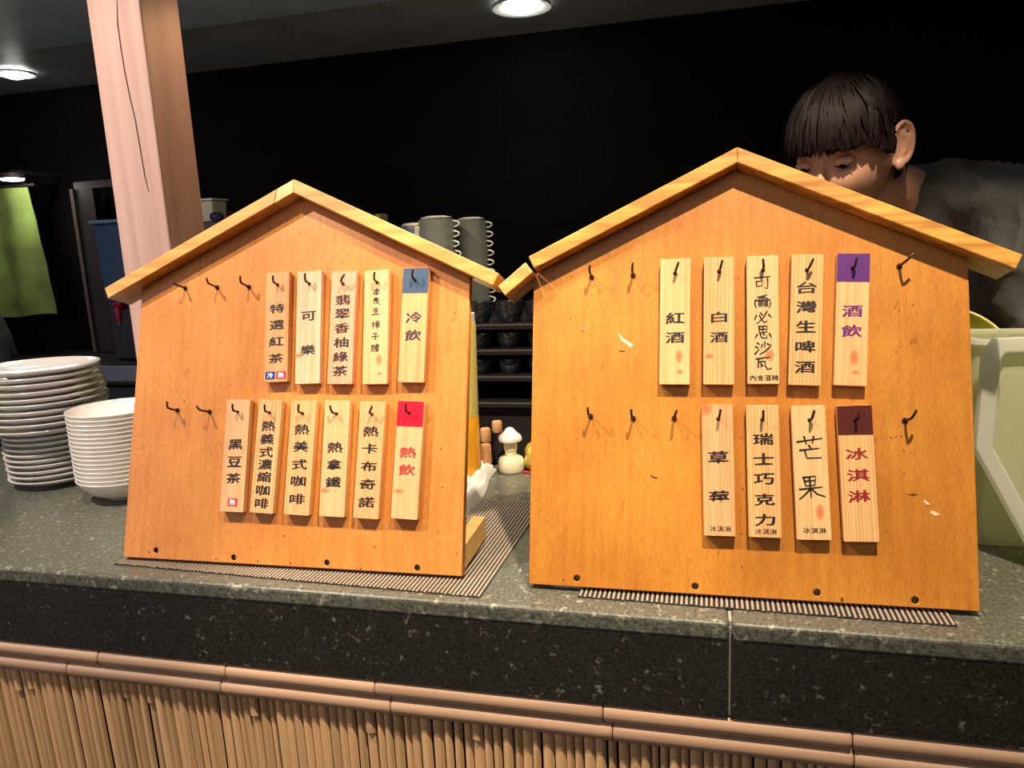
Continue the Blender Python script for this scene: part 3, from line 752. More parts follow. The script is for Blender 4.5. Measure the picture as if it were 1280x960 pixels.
# ------------------------------------------------------------------ wooden post and downlights
M_post = wood('pinkish_planed_post', (0.50, 0.30, 0.24), (0.66, 0.44, 0.37), scale=(34, 34, 1.6), rough=0.45, contrast=0.5)
YP = 1.10
pl = on_y(124, 120, YP); pm = on_y(189, 120, YP); pr_ = on_y(236.6, 120, YP)
pw = pm.x - pl.x
Rz = None
# right rear corner: same ray as px 236.6, found as depth along +Y from the front right corner
d_ = ray(236.6, 120); pd = (pm.x) / d_.x * d_.y - YP
mb = MB(); mb.box(((pl.x + pm.x) / 2, YP + pd / 2, ZH / 2), (pw, pd, ZH))
post = mb.build('wooden_post', M_post, bevel=0.003)
tag(post, 'square planed wooden post rising from the counter behind the left menu board', 'post')
M_crack = plain('drying_crack', (0.16, 0.07, 0.06), 0.8)
ck = MB(); pts = []
for px, py in ((146, 0), (147, 30), (151, 60), (156, 90), (162, 120), (169, 150), (175, 185), (181, 220), (186, 240)):
    q = on_y(px, py, YP - 0.0005); pts.append(q)
ck.tube(pts, [0.0004] + [0.0009] * 7 + [0.0004], 6)
ck.build('drying_crack', M_crack, parent=post, smooth=True)
M_can = plain('downlight_trim', (0.75, 0.76, 0.72), 0.3)
M_glow = plain('downlight_glow', (1, 1, 1), 0.5, emit=(1.0, 0.97, 0.88), estr=30)


def downlight(px, py, label, r=0.070, power=3):
    P = on_z(px, py, ZC)
    t = empty('downlight', (P.x, P.y, ZC), label, 'ceiling light', 'round recessed downlights in the low ceiling')
    MB().lathe([(r, -0.0005), (r, -0.0055), (r * .98, -0.0065), (r * .70, -0.0035), (r * .66, -0.003), (r * .64, 0.0)], 48).build('trim_ring', M_can, parent=t, smooth=True)
    MB().lathe([(0, -0.0170), (r * .30, -0.0155), (r * .50, -0.0110), (r * .62, -0.0040), (r * .62, 0.001)], 40).build('lamp_lens', M_glow, parent=t, smooth=True)
    sp_ = spot('downlight_beam', (P.x, P.y, ZC - 0.02), (P.x, P.y, 0), power, 120, 0.8, (1.0, 0.95, 0.82), 0.05)
    return t


downlight(652, 7, 'round white-rimmed downlight in the ceiling at the top of the picture', 0.0715)
downlight(18, 91, 'round downlight in the dark ceiling at far left, left of the post', 0.055)

# ------------------------------------------------------------------ crockery
pb = on_z(46, 611); bb = on_z(139, 628)


def plate_mesh(r, foot, h):
    return MB().lathe([(0, 0.0024), (foot * .9, 0.0024), (foot * .92, 0), (foot, 0), (foot * 1.04, 0.0025), (r * .80, h * .45), (r * .985, h * .80), (r, h * .93), (r * .99, h), (r * .965, h * .98), (r * .80, h * .62), (foot, 0.0052), (0, 0.0045)], 56)


P1 = plate_mesh(0.098, 0.052, 0.020).build('tmp', M_china, smooth=True); P2 = plate_mesh(0.080, 0.044, 0.018).build('tmp', M_china, smooth=True)
PB = MB().lathe([(0, 0.002), (0.031, 0.002), (0.032, 0), (0.0355, 0), (0.0385, 0.0035), (0.060, 0.014), (0.074, 0.030), (0.0785, 0.038), (0.078, 0.0398), (0.0765, 0.0395), (0.071, 0.031), (0.056, 0.0155), (0.0375, 0.0055), (0, 0.0050)], 56).build('tmp', M_china, smooth=True)
for o in (P1, P2, PB): col.objects.unlink(o)
zt = 0.001; pitch = 0.0105; pitches = []
px_, py_ = pb.x - 0.004, pb.y + 0.055
ordn = ['bottom', 'second', 'third', 'fourth', 'fifth', 'sixth', 'seventh', 'eighth', 'ninth', 'tenth', 'eleventh', 'twelfth', 'thirteenth', 'fourteenth', 'fifteenth', 'sixteenth', 'seventeenth', 'eighteenth', 'nineteenth', 'top']
NPL = 19
offs = [(0.0, 0.0), (.002, 0), (-.001, .001), (0, 0), (-.002, 0), (-.003, .001), (-.001, 0), (.001, -.001), (0, 0), (-.002, 0), (.004, 0), (.004, -.001), (.003, 0), (.005, 0), (.002, 0), (-.001, 0), (-.005, 0), (-.006, 0), (-.005, 0)]
for i in range(NPL):
    big = i >= 9
    o = bpy.data.objects.new('plate', (P1 if big else P2).data); col.objects.link(o)
    o.location = (px_ + offs[i][0], py_ + offs[i][1], zt); o.rotation_euler = (random.uniform(-.012, .012), random.uniform(-.012, .012), i)
    zt += (0.0098 if i < 8 else 0.0135) if not big else 0.0116
    if i == NPL - 1: lab = 'topmost white plate of the tall stack at far left'
    else: lab = 'white %s plate, %s from the bottom of the tall stack at far left' % ('wide' if big else 'smaller', ordn[i] if i else 'lowest')
    if i == 0: lab = 'smaller white plate at the very bottom of the tall stack at far left'
    tag(o, lab, 'plate', 'white plates stacked at far left')
zt = 0.001; NB = 17
for i in range(NB):
    o = bpy.data.objects.new('bowl', PB.data); col.objects.link(o)
    o.location = (bb.x + random.uniform(-.0005, .0005) + 0.002, bb.y + 0.042, zt); o.rotation_euler = (0, 0, i)
    zt += 0.0071
    lab = 'topmost shallow white bowl of the stack beside the left menu board' if i == NB - 1 else ('shallow white bowl at the very bottom of the stack beside left menu board' if i == 0 else 'shallow white bowl, %s from the bottom of the stack by left menu board' % ordn[i])
    tag(o, lab, 'bowl', 'white bowls stacked beside the left menu board')

# ------------------------------------------------------------------ things on the counter seen between the boards
Pj = on_z(586, 612)
M_yel = plain('yellow_bottle_plastic', (0.70, 0.58, 0.16), 0.35, noise=.06)
M_or = plain('orange_juice', (0.95, 0.42, 0.02), 0.3, noise=.05)
M_cream = plain('cream_plastic', (0.80, 0.76, 0.55), 0.4, noise=.04)
rj = 0.036; hz = on_y(590, 391, 1.10).z / 0.269
tjx = on_y(598, 560, 1.12).x - rj + .002
t = empty('juice_bottle', (tjx, 1.12, 0.001), 'tall yellow squeeze bottle with orange lower half behind the left menu board', 'bottle')
MB().lathe([(0, 0), (rj * .94, 0), (rj, .006), (rj, .115), (rj * .99, .12), (0, .12)], 40).build('orange_body', M_or, parent=t, smooth=True)
MB().lathe([(rj * .99, .1202), (rj * 1.09, .260 * hz - .014), (rj * 1.07, .260 * hz - .008), (0, .260 * hz - .008)], 40).build('yellow_body', M_yel, parent=t, smooth=True)
MB().lathe([(0, .260 * hz - .0076), (rj * 1.06, .260 * hz - .0076), (rj * 1.06, .269 * hz - .004), (rj * .8, .269 * hz), (0, .270 * hz)], 32).build('cap', M_china, parent=t, smooth=True)

# folded white towel
c0 = on_z(603, 618)
tw = MB(); nx, ny = 26, 22
A0 = on_z(572, 668); A1 = on_z(612, 604); A2 = on_z(622, 590)
ax = Vector((A2.x - A0.x, A2.y - A0.y, 0)); L0 = ax.length; ax.normalize(); bx = Vector((-ax.y, ax.x, 0))
vs = []
for side in (0, 1):
    for i in range(nx + 1):
        for j in range(ny + 1):
            a = i / nx; c = j / ny
            w = 0.040 + 0.008 * math.sin(a * 5)
            end = 1 - max(0, (a - .85) / .15) ** 2 * .45
            p = Vector((A0.x, A0.y, 0)) + ax * (a * L0 * 1.02) + bx * ((c) * w * end + .004 * math.sin(a * 9))
            edge = min(1, min(c, 1 - c) * 7, min(a, 1 - a) * 9) ** .5
            z = 0.002 + (0.016 + 0.010 * abs(math.sin(c * 7 + a * 3.1)) + 0.004 * math.sin(a * 17 + c * 6)) * edge * (1 if side else 0)
            vs.append((p.x, p.y, z))
fs = []
q = (nx + 1) * (ny + 1)
for s_ in (0, 1):
    for i in range(nx):
        for j in range(ny):
            a = s_ * q + i * (ny + 1) + j; fs.append((a, a + 1, a + ny + 2, a + ny + 1))
tw.add(vs, fs)
M_towel = plain('white_towel', (0.82, 0.80, 0.76), 0.9, noise=.05, nscale=600, bump=.6)
tag(tw.build('towel', M_towel, smooth=True), 'folded white towel lying on the counter between the two menu boards', 'towel')

# mushroom-capped shaker
Ps = on_z(636, 593)
t = empty('mushroom_shaker', (Ps.x, Ps.y + .02, 0.001), 'cream plastic shaker bottle with a white mushroom-shaped cap between the boards', 'bottle')
k_ = 0.96
MB().lathe([(0, 0), (.021, 0), (.0225, .004), (.0225, .019), (.020, .024), (.013, .0275), (.0100, .028), (.0100, .037), (.0115, .038), (.0120, .052), (.0, .0525)], 36).build('bottle_body', M_cream, parent=t, smooth=True)
MB().lathe([(0, .0527), (.013, .0527), (.0205, .0550), (.0212, .0585), (.0190, .0635), (.0125, .0690), (.0085, .0740), (.0050, .0775), (0, .0785)], 36).build('mushroom_cap', M_china, parent=t, smooth=True)

# cork-topped dark bottles
M_cork = wood('cork_wood', (0.42, 0.18, 0.07), (0.62, 0.34, 0.16), scale=(160, 160, 30), rough=.6)
M_glassd = plain('dark_glass', (0.015, 0.012, 0.012), 0.08, coat=.5)
for px, pt, pbm, y, lab in ((606.5, 536, 552, 1.24, 'dark sauce bottle with wooden cap, left and behind of the three'), (607, 556, 579, 1.19, 'dark sauce bottle with wooden cap, lowest and nearest of the three'), (621, 527, 540, 1.255, 'dark sauce bottle with wooden cap, directly behind the mushroom-capped shaker')):
    zt_ = on_y(px, pt, y).z; zb = on_y(px, pbm, y).z; xx = on_y(px, pt, y).x
    t = empty('sauce_bottle', (xx, y, 0.001), lab, 'bottle', 'dark bottles with wooden caps between the boards')
    body = max(zb - .001, .012)
    MB().lathe([(0, 0), (.0125, 0), (.0135, .002), (.0135, body * .6), (.0085, body * .9), (.008, body), (0, body)], 24).build('bottle_body', M_glassd, parent=t, smooth=True)
    MB().lathe([(0, body), (.0088, body + .0004), (.0094, body + .002), (.0092, zt_ - .002), (.008, zt_), (0, zt_)], 24).build('wooden_cap', M_cork, parent=t, smooth=True)

# yellow and orange packet at the right edge of the gap
Pp = on_z(662, 594)
M_pk = plain('yellow_packet', (0.88, 0.55, 0.08), 0.3, noise=.45, nscale=45, coat=.4)
bm = bmesh.new(); bmesh.ops.create_icosphere(bm, subdivisions=3, radius=1)
for v in bm.verts:
    n = mnoise.noise(v.co * 2.2) * .25
    v.co = Vector((v.co.x * .040 * (1 + n), v.co.y * .030, (v.co.z * .038 * (1 + n * .6)))); v.co.z = max(v.co.z, -.022)
    v.co.z += .0235 + max(0, v.co.x) * .25
me = bpy.data.meshes.new('packet'); bm.to_mesh(me); bm.free()
for p in me.polygons: p.use_smooth = True
t = empty('plastic_packet', (Pp.x + .024, Pp.y + .035, 0), 'crumpled yellow and orange plastic packet beside the right menu board\'s left edge', 'packet')
link('packet_film', me, M_pk, t)
MB().tube([(-.038, -.024, .0022), (-.01, -.031, .0022), (.02, -.031, .0022), (.035, -.024, .0022)], .0018, 8).build('red_edge', plain('red_plastic', (.7, .02, .03), .4), parent=t, smooth=True)

# ------------------------------------------------------------------ rack at the back
M_rack = plain('black_rack', (0.018, 0.015, 0.014), 0.42, 0.2)
M_edge = plain('steel_shelf_edge', (0.20, 0.20, 0.19), 0.28, .7)
YR = 1.52; YRB = 1.90
rx0, rx1 = -0.95, 0.10
lv = [on_y(630, y, YR).z for y in (405, 437, 470, 503, 518)]
t = empty('back_shelf_rack', ((rx0 + rx1) / 2, YR + .19, FLOOR), 'black shelf rack with steel edges standing against the back wall', 'shelf')
RM = Matrix.Translation((-(rx0 + rx1) / 2, -YR - .19, -FLOOR))
for z in lv[:4]:
    MB().box(((rx0 + rx1) / 2, (YR + YRB) / 2, z - .006), (rx1 - rx0, YRB - YR, .012)).build('shelf_board', M_rack, parent=t, M=RM, bevel=.001)
    MB().box(((rx0 + rx1) / 2, YR - .001, z - .002), (rx1 - rx0, .002, .0035)).build('shelf_edge', M_edge, parent=t, M=RM)
for x in (rx0 + .01, rx1 - .01):
    for y in (YR + .012, YRB - .01):
        MB().box((x, y, (FLOOR + lv[0]) / 2 - .007), (.02, .02, lv[0] - FLOOR - .014)).build('upright', M_rack, parent=t, M=RM)
MB().box(((rx0 + rx1) / 2, YR + .03, (lv[3] + FLOOR) / 2), (rx1 - rx0 - .05, .02, lv[3] - FLOOR - .03)).build('front_panel', M_rack, parent=t, M=RM)
# glossy black cups standing on the shelves
M_gcup = plain('glossy_black_bowl', (0.02, 0.02, 0.024), 0.06, coat=1.0)
cupm = MB().lathe([(0, .001), (.018, .001), (.019, 0), (.0205, 0), (.026, .008), (.031, .022), (.0325, .034), (.0315, .0342), (.029, .022), (.018, .006), (0, .005)], 28).build('tmp', M_gcup, smooth=True); col.objects.unlink(cupm)
for li, (z, nm) in enumerate(((lv[0], 'top'), (lv[1], 'second'), (lv[2], 'third'))):
    k = 0; xs = on_y(601, 450, YR + .04).x; xe = on_y(672, 450, YR + .04).x
    x = xs
    while x < xe + .02:
        zz = z + .0003
        n_st = 2 if li == 0 else 1
        for j in range(n_st):
            o = bpy.data.objects.new('black_bowl', cupm.data); col.objects.link(o); o.location = (x, YR + .045 + .002 * (k % 2), zz + j * .0115)
            pos = ['leftmost', 'second from left', 'third from left', 'fourth from left', 'fifth from left'][k]
            tag(o, ('glossy black bowl, %s on the %s shelf of the rack' % (pos, nm)) if n_st == 1 else 'glossy black bowl, %s pile on the top shelf, %s of its pair' % (pos, ('lower', 'upper')[j]), 'bowl', 'glossy black bowls on the rack shelves')
        x += .069; k += 1

# stacks of enamel mugs with wire handles
M_mug = plain('grey_green_enamel', (0.20, 0.205, 0.175), 0.32, noise=.06)
M_rim = plain('pale_enamel_rim', (0.62, 0.60, 0.48), 0.3)
YM = 1.60


def mug(x, y, z, r, h, ang, label, grp):
    t = empty('enamel_mug', (x, y, z), label, 'mug', grp)
    t.rotation_euler = (0, 0, ang)
    MB().lathe([(0, 0), (r * .84, 0), (r * .86, .002), (r * .99, h), (r * .965, h), (r * .83, .003), (0, .003)], 36).build('mug_body', M_mug, parent=t, smooth=True)
    pts = [(r * .985 + .014 * math.sin(a) , 0, h * .92 - .0062 + .0062 * math.cos(a)) for a in [PI * k / 9 for k in range(10)]]
    MB().tube(pts, .0019, 8).build('handle', M_rim, parent=t, smooth=True)
    return t


xm1 = on_y(549, 330, YM).x; xm2 = on_y(586, 330, YM + .05).x; rm = .042
zt1 = on_y(550, 275, YM).z; ztop = zt1
nm = 9; hm = .052; mp_ = (zt1 - lv[0] - hm) / (nm - 1)
for i in range(nm):
    w_ = ['lowest', 'second', 'third', 'fourth', 'fifth', 'sixth', 'seventh', 'eighth', 'topmost'][i]
    mug(xm1, YM, lv[0] + .0005 + i * mp_, rm, hm, -.25 + .06 * (i % 3), 'grey-green enamel mug, %s of the left nested stack on the rack' % w_, 'nested enamel mugs on the rack')
    mug(xm2, YM + .085, lv[0] + .0005 + i * mp_ * .98, rm * .92, hm, -.12 + .05 * (i % 2), 'grey-green enamel mug, %s of the right nested stack on the rack' % w_, 'nested enamel mugs on the rack')
for (x, y, r, nme) in ((xm1, YM, rm, 'left'), (xm2, YM + .085, rm * .92, 'right')):
    o = MB().lathe([(r * .8, 0), (r * .86, .004), (r * .5, .008), (0, .009)], 32).build('mug_lid', M_rim, smooth=True); o.location = (x, y, lv[0] + (nm - 1) * mp_ * (1 if nme == 'left' else .98) + hm + .0012)
    tag(o, 'pale domed lid on the top of the %s mug stack' % nme, 'lid')

# blue-grey square caddy with pale lid left of the mugs
M_blue2 = plain('blue_grey_tin', (0.16, 0.20, 0.30), .35, noise=.1)
xa = on_y(505, 300, YM + .02).x; xb = on_y(540, 300, YM + .02).x; zt_ = on_y(520, 277, YM + .02).z
t = empty('tin_canister', ((xa + xb) / 2 - .006, YM + .02, lv[0]), 'blue-grey square tin with pale lid left of the enamel mugs', 'tin')
hh = zt_ - lv[0] - .012
MB().box((-.012, 0, hh / 2 + .0005), (.038, .05, hh)).build('tin_body', M_blue2, parent=t, bevel=.003)
MB().box((.0195, 0, hh / 2 + .0005), (.024, .05, hh)).build('tin_side', M_cream, parent=t, bevel=.003)
MB().lathe([(.0255, 0), (.0265, .003), (.020, .008), (0, .009)], 28, (-.004, 0, hh + .001)).build('lid', M_cream, parent=t, smooth=True)

# tall cabinet left part of the rack, carrying the jars behind the left roof
zs = on_y(266, 276, YR + .05).z
cx0, cx1 = -1.75, -0.60
zc2 = on_y(475, 286, YR + .05).z
t = empty('back_cabinet', ((cx0 + cx1) / 2, 1.74, FLOOR), 'tall black cabinet behind the left menu board, tubs standing on it', 'cabinet')
KM = Matrix.Translation((-(cx0 + cx1) / 2, -1.74, -FLOOR))
xs_ = on_y(262, 276, 1.57).x
MB().box(((cx0 + 0.43 + -0.98) / 2, 1.74, (FLOOR + zs) / 2), (abs(-0.98 - (cx0 + .43)), .30, zs - FLOOR)).build('cabinet_body', M_rack, parent=t, M=KM, bevel=.002)
MB().box(((-0.975 - .965) / 2 + .0, 1.74, (FLOOR + .3) / 2), (.012, .28, .3 - FLOOR)).build('side_post', M_rack, parent=t, M=KM)

t = empty('white_tub', (on_y(262, 260, 1.64).x, 1.64, zs + .0005), 'cream plastic tub with white lid peeking over the left roof, beside the post', 'tub')
xl = on_y(249, 260, 1.64).x; xr = on_y(277, 262, 1.64).x; zt_ = on_y(262, 249, 1.64).z; w_ = xr - xl; hh = zt_ - zs - .006
mb = MB(); vs = []
for z, k in ((0, .84), (hh, .98)):
    for sx, sy in ((-1, -1), (1, -1), (1, 1), (-1, 1)): vs.append((sx * w_ / 2 * k, sy * .03 * k, z))
mb.add(vs, [(3, 2, 1, 0), (4, 5, 6, 7)] + [(k, (k + 1) % 4, 4 + (k + 1) % 4, 4 + k) for k in range(4)]); mb.build('tub_body', M_cream, parent=t, bevel=.004)
MB().box((0, 0, hh + .003), (w_ * 1.08, .066, .005)).build('lid', M_china, parent=t, bevel=.0015)
zp = on_y(285, 276, 1.58).z
o = MB().lathe([(0, 0), (.012, 0), (.0175, .006), (.018, .014), (.013, .020), (0, .021)], 24).build('spice_lid', plain('dark_purple_plastic', (.05, .04, .09), .4), smooth=True)
o.location = (on_y(271, 272, 1.60).x, 1.60, zs + .0006); o.scale = (1, .7, 1); tag(o, 'small dark purple lid in front of the cream tub above the left roof', 'lid')
o = MB(); o.add([(-.034, -.016, 0), (.034, -.016, 0), (.034, .016, 0), (-.034, .016, 0), (-.030, -.010, .026), (.026, -.012, .027), (.022, .010, .025), (-.030, .012, .022)], [(3, 2, 1, 0), (4, 5, 6, 7), (0, 1, 5, 4), (1, 2, 6, 5), (2, 3, 7, 6), (3, 0, 4, 7)])
o = o.build('snack_bag', plain('dark_red_film', (.25, .012, .03), .3, noise=.5, nscale=60, coat=.5), bevel=.005, smooth=True); o.location = (on_y(289, 268, 1.68).x, 1.68, zs + .0006)
tag(o, 'dark red glossy bag just right of the cream tub above the left roof', 'bag')
# small caddy with a yellow cap and a black stick, on the rack top
zq = on_y(478, 283, 1.62).z; xq = on_y(474, 280, 1.62).x
t = empty('cutlery_caddy', (xq, 1.62, lv[0]), 'small beige holder with yellow cap and thin black stick above the left roof', 'holder')
hq = on_y(474, 268, 1.62).z - lv[0]
MB().box((0, 0, hq / 2 + .0005), (.034, .03, hq)).build('holder_body', plain('beige_tin', (.30, .20, .13), .5), parent=t, bevel=.003)
MB().lathe([(0, hq - .0005), (.0085, hq - .001), (.009, hq + .004), (.006, hq + .009), (0, hq + .01)], 20, (.004, -.008, -.009)).build('yellow_cap', plain('yellow_cap', (.85, .75, .02), .3), parent=t, smooth=True)
MB().tube([(-.002, 0, hq - .02), (-.004, 0, hq + .020)], .0012, 8).build('stick', M_glassd, parent=t)

# ------------------------------------------------------------------ far left corner
M_steelb = plain('blue_grey_steel', (0.25, 0.29, 0.36), .35, .4, noise=.1)
YS = 1.72
z1 = on_y(140, 456, YS + .05).z; z2 = on_y(140, 474, YS).z
t = empty('back_counter', (-2.2, 1.90, FLOOR), 'low back counter with blue-grey steel edge behind the plates', 'counter')
QM = Matrix.Translation((2.2, -1.90, -FLOOR))
MB().box((-2.45, (YS + YB) / 2, z2 - .01 + (z1 - z2) / 2), (1.9, YB - YS - .01, abs(z1 - z2) + .02)).build('counter_top', M_rack, parent=t, M=QM, bevel=.003)
MB().box((-2.45, YS - .0045, (z1 + z2) / 2 - .001), (1.9, .006, abs(z1 - z2) + .012)).build('steel_front', M_steelb, parent=t, M=QM, bevel=.002)
MB().box((-2.45, YS - .0095, z2 - .002), (1.9, .004, .004)).build('bright_edge', M_steel, parent=t, M=QM)
MB().box((-2.45, (YS + YB) / 2 + .02, (z2 - .03 + FLOOR) / 2), (1.86, YB - YS - .08, z2 - .04 - FLOOR)).build('base_cabinet', plain('navy_cabinet', (.03, .035, .055), .5), parent=t, M=QM)
zc = z1 + .0012 if z1 > z2 else z2 + .012
zc = max(z1, z2) + .004
# dark doorway frame
M_fr = plain('dark_brown_frame', (0.026, 0.017, 0.019), .4, noise=.3, nscale=20)
M_frl = plain('brown_frame_edge', (0.10, 0.07, 0.055), .5)
ya = 2.03
q0 = on_y(91, 237, ya); q1 = on_y(120, 415, ya); q2 = on_y(118, 240, ya)
t = empty('door_frame', (q0.x, ya, zc), 'narrow dark brown upright frame behind the plates, left of the post', 'frame')
FM = Matrix.Translation((-q0.x, -ya, -zc))
zt_ = q0.z
MB().box((q0.x + .006, ya, (zt_ + zc) / 2), (.012, .03, zt_ - zc)).build('frame_edge', M_frl, parent=t, M=FM)
MB().box((q0.x + .046, ya + .01, (zt_ + zc) / 2), (.066, .03, zt_ - zc)).build('frame_upright', M_fr, parent=t, M=FM)
MB().box((q0.x + .20, ya + .02, zt_ + .012), (.40, .03, .022)).build('frame_head', M_fr, parent=t, M=FM)
# blue drink dispenser with red tap
YD = 1.86
u0 = on_y(121, 276, YD); u1 = on_y(154, 276, YD); u2 = on_y(146, 378, YD)
w_ = .17; cxd = u0.x + w_ / 2; ztop_ = u0.z; zbot = u2.z
M_disp = plain('blue_dispenser', (0.045, 0.10, 0.20), .3, noise=.15, nscale=12)
t = empty('drink_dispenser', (cxd, YD, zc), 'blue drink dispenser with red tap beside the post, left of the left roof', 'dispenser')
H = ztop_ - zc; hb = zbot - zc
MB().box((0, .05, hb / 2), (w_ * .96, .12, hb)).build('stand', plain('charcoal_stand', (.018, .020, .026), .45), parent=t, bevel=.004)
vs = []
for z, k in ((hb + .001, .92), (H - .012, 1.0)):
    for sx, sy in ((-1, -1), (1, -1), (1, 1), (-1, 1)): vs.append((sx * w_ / 2 * k, .05 + sy * .075 * k, z))
MB().add(vs, [(3, 2, 1, 0), (4, 5, 6, 7)] + [(k, (k + 1) % 4, 4 + (k + 1) % 4, 4 + k) for k in range(4)]).build('tank', M_disp, parent=t, bevel=.008, segs=3)
MB().box((0, .05, H - .006), (w_ * 1.04, .165, .010)).build('tank_lid', plain('pale_blue_lid', (.20, .30, .42), .3), parent=t, bevel=.003)
xt = on_y(147, 390, YD - .06).x - cxd; ztp = on_y(147, 384, YD - .06).z - zc
red = plain('red_tap_plastic', (.45, .01, .04), .3)
tp = MB().tube([(xt, -.028, ztp), (xt, -.05, ztp), (xt, -.058, ztp - .008), (xt, -.058, ztp - .040)], [.009, .009, .010, .008], 14).build('tap', red, parent=t, smooth=True)
MB().box((xt, -.056, ztp + .010), (.032, .012, .008)).build('tap_lever', red, parent=tp, bevel=.002)
MB().lathe([(0, 0), (.006, 0), (.006, .006), (0, .006)], 14, (xt, -.058, ztp - .048)).build('tap_nozzle', M_steel, parent=tp)
# hanging green cloth and darker cloth
M_grn = plain('olive_green_cloth', (0.20, 0.27, 0.06), .85, noise=.35, nscale=9)
M_dgc = plain('dark_grey_cloth', (0.07, 0.075, 0.065), .9, noise=.3, nscale=30)


def cloth(name, pts4, y, mat, label, cat, folds, amp, rod=None):
    """hanging sheet with folds; corners TL TR BR BL in picture, unprojected to depth y"""
    q = [on_y(a, b, y) for a, b in pts4]; nx, nz = 60, 40; vs = []
    for side in (0, 1):
        for i in range(nx + 1):
            for j in range(nz + 1):
                a = i / nx; c = j / nz
                p = (q[0] * (1 - a) + q[1] * a) * (1 - c) + (q[3] * (1 - a) + q[2] * a) * c
                d = amp * (math.sin(a * folds * 2 * PI + 1.3 * c) + .5 * math.sin(a * folds * 4.7 + 2)) * (.35 + .65 * c) + .004 * mnoise.noise(Vector((a * 5, c * 6, 1)))
                vs.append((p.x, y + d + side * .0018, p.z + .004 * math.sin(a * 9) * c))
    n = (nx + 1) * (nz + 1); fs = []
    for s_ in (0, 1):
        for i in range(nx):
            for j in range(nz):
                k = s_ * n + i * (nz + 1) + j; fs.append((k, k + 1, k + nz + 2, k + nz + 1))
    for i in range(nx):
        for j in (0, nz):
            k = i * (nz + 1) + j; fs.append((k, k + nz + 1, n + k + nz + 1, n + k))
    for j in range(nz):
        for i in (0, nx):
            k = i * (nz + 1) + j; fs.append((k, k + 1, n + k + 1, n + k))
    c_ = (q[0] + q[1]) / 2
    t = empty(name, (c_.x, y, c_.z), label, cat)
    MB().add(vs, fs).build('cloth', mat, parent=t, smooth=True, M=Matrix.Translation(-Vector((c_.x, y, c_.z))))
    L_ = (q[1] - q[0]).length / 2 + .03
    MB().tube([(-L_, .004, .004), (L_, .004, .004)], .005, 10).build('rod', M_black, parent=t)
    MB().box((-L_ * .2, .0 + (YB - y) / 2, .006), (.012, YB - y - .006, .012)).build('bracket', M_black, parent=t)
    MB().box((L_ * .8, .0 + (YB - y) / 2, .006), (.012, YB - y - .006, .012)).build('bracket', M_black, parent=t)
    return t


cloth('green_curtain', ((-70, 240), (33, 234), (70, 393), (-40, 398)), 1.98, M_grn, 'olive green cloth hanging against the dark wall at far left', 'curtain', 2.2, .012)
# added lamp and beam standing in for a lamp's reflection above the cloth
P = on_y(16, 226, 1.92)
t = empty('reflection_glow', (P.x, 1.92, P.z), 'small glowing stand-in for a lamp reflection above the green cloth at far left', 'reflected light')
MB().lathe([(0, 0), (.028, .001), (.032, .006), (.026, .016), (0, .018)], 28).build('lamp_lens', M_glow, parent=t, smooth=True)
MB().lathe([(.033, .006), (.036, .008), (.030, .022), (0, .024)], 28).build('lamp_housing', M_black, parent=t, smooth=True)
MB().box((0, .09, .028), (.014, .175, .010)).build('arm', M_black, parent=t)
spot('reflection_glow_beam', (P.x, 1.92, P.z - .01), (P.x - .02, 1.97, 0), 0.7, 110, .6, (.95, 1.0, .8), .02)
o = MB(); q = on_y(8, 425, 1.70)
o.lathe([(.030, 0), (.050, .02), (.040, .07), (.030, .11), (.014, .15), (0, .16)], 24)
o.v = [Vector((v.x * (1 + .25 * mnoise.noise(v * 30)), v.y * .6, v.z)) for v in o.v]
o = o.build('folded_dark_cloth', M_dgc, smooth=True); o.location = (on_y(-4, 420, 1.80).x, 1.80, zc); o.scale = (1.1, 1.1, 1.15)
tag(o, 'rumpled dark grey cloth heap below the green cloth, behind the plates', 'cloth')
# ------------------------------------------------------------------ person leaning over behind the right board
YH = 1.24
Hc = on_y(1058, 190, YH)
TC = -CF


def camvec(a, b, c): return CR * a + CU * b + TC * c


Hf = camvec(-.70, -.45, .55).normalized(); Hl = camvec(.72, -.06, .69); Hl = (Hl - Hf * Hl.dot(Hf)).normalized(); Hu = (-Hl).cross(Hf).normalized()


HS = .93


def HP(x, y, z): return Hc + (Hl * x + Hf * y + Hu * z) * HS      # x = person's left, y = forward, z = up


NB = on_y(1158, 231, 1.36)
Tl = Vector((.42, -.90, -.05)).normalized()
SL = NB + Tl * .165 + Vector((.02, 0, -.055)); SR = NB - Tl * .165 + Vector((.01, 0, -.055))
HIP = Vector((.86, 1.52, -.10))
person = empty('person', (HIP.x, HIP.y, FLOOR), 'dark-haired person in a dark grey T-shirt bending over a bowl behind the right board', 'person')
PM_ = Matrix.Translation((-HIP.x, -HIP.y, -FLOOR))


def skin_mesh(nodes, edges, sub=2):
    me = bpy.data.meshes.new('sk'); me.from_pydata([tuple(n[0]) for n in nodes], edges, [])
    o = bpy.data.objects.new('sk', me); col.objects.link(o)
    md = o.modifiers.new('s', 'SKIN')
    for i, n in enumerate(nodes):
        r = n[1]; me.skin_vertices[0].data[i].radius = (r, r) if not isinstance(r, tuple) else r
        me.skin_vertices[0].data[i].use_root = (i == 0)
    md.use_smooth_shade = True
    m2 = o.modifiers.new('ss', 'SUBSURF'); m2.levels = sub; m2.render_levels = sub
    dg = bpy.context.evaluated_depsgraph_get(); out = bpy.data.meshes.new_from_object(o.evaluated_get(dg))
    vs = [v.co.copy() for v in out.vertices]; fs = [tuple(p.vertices) for p in out.polygons]
    bpy.data.objects.remove(o); return vs, fs


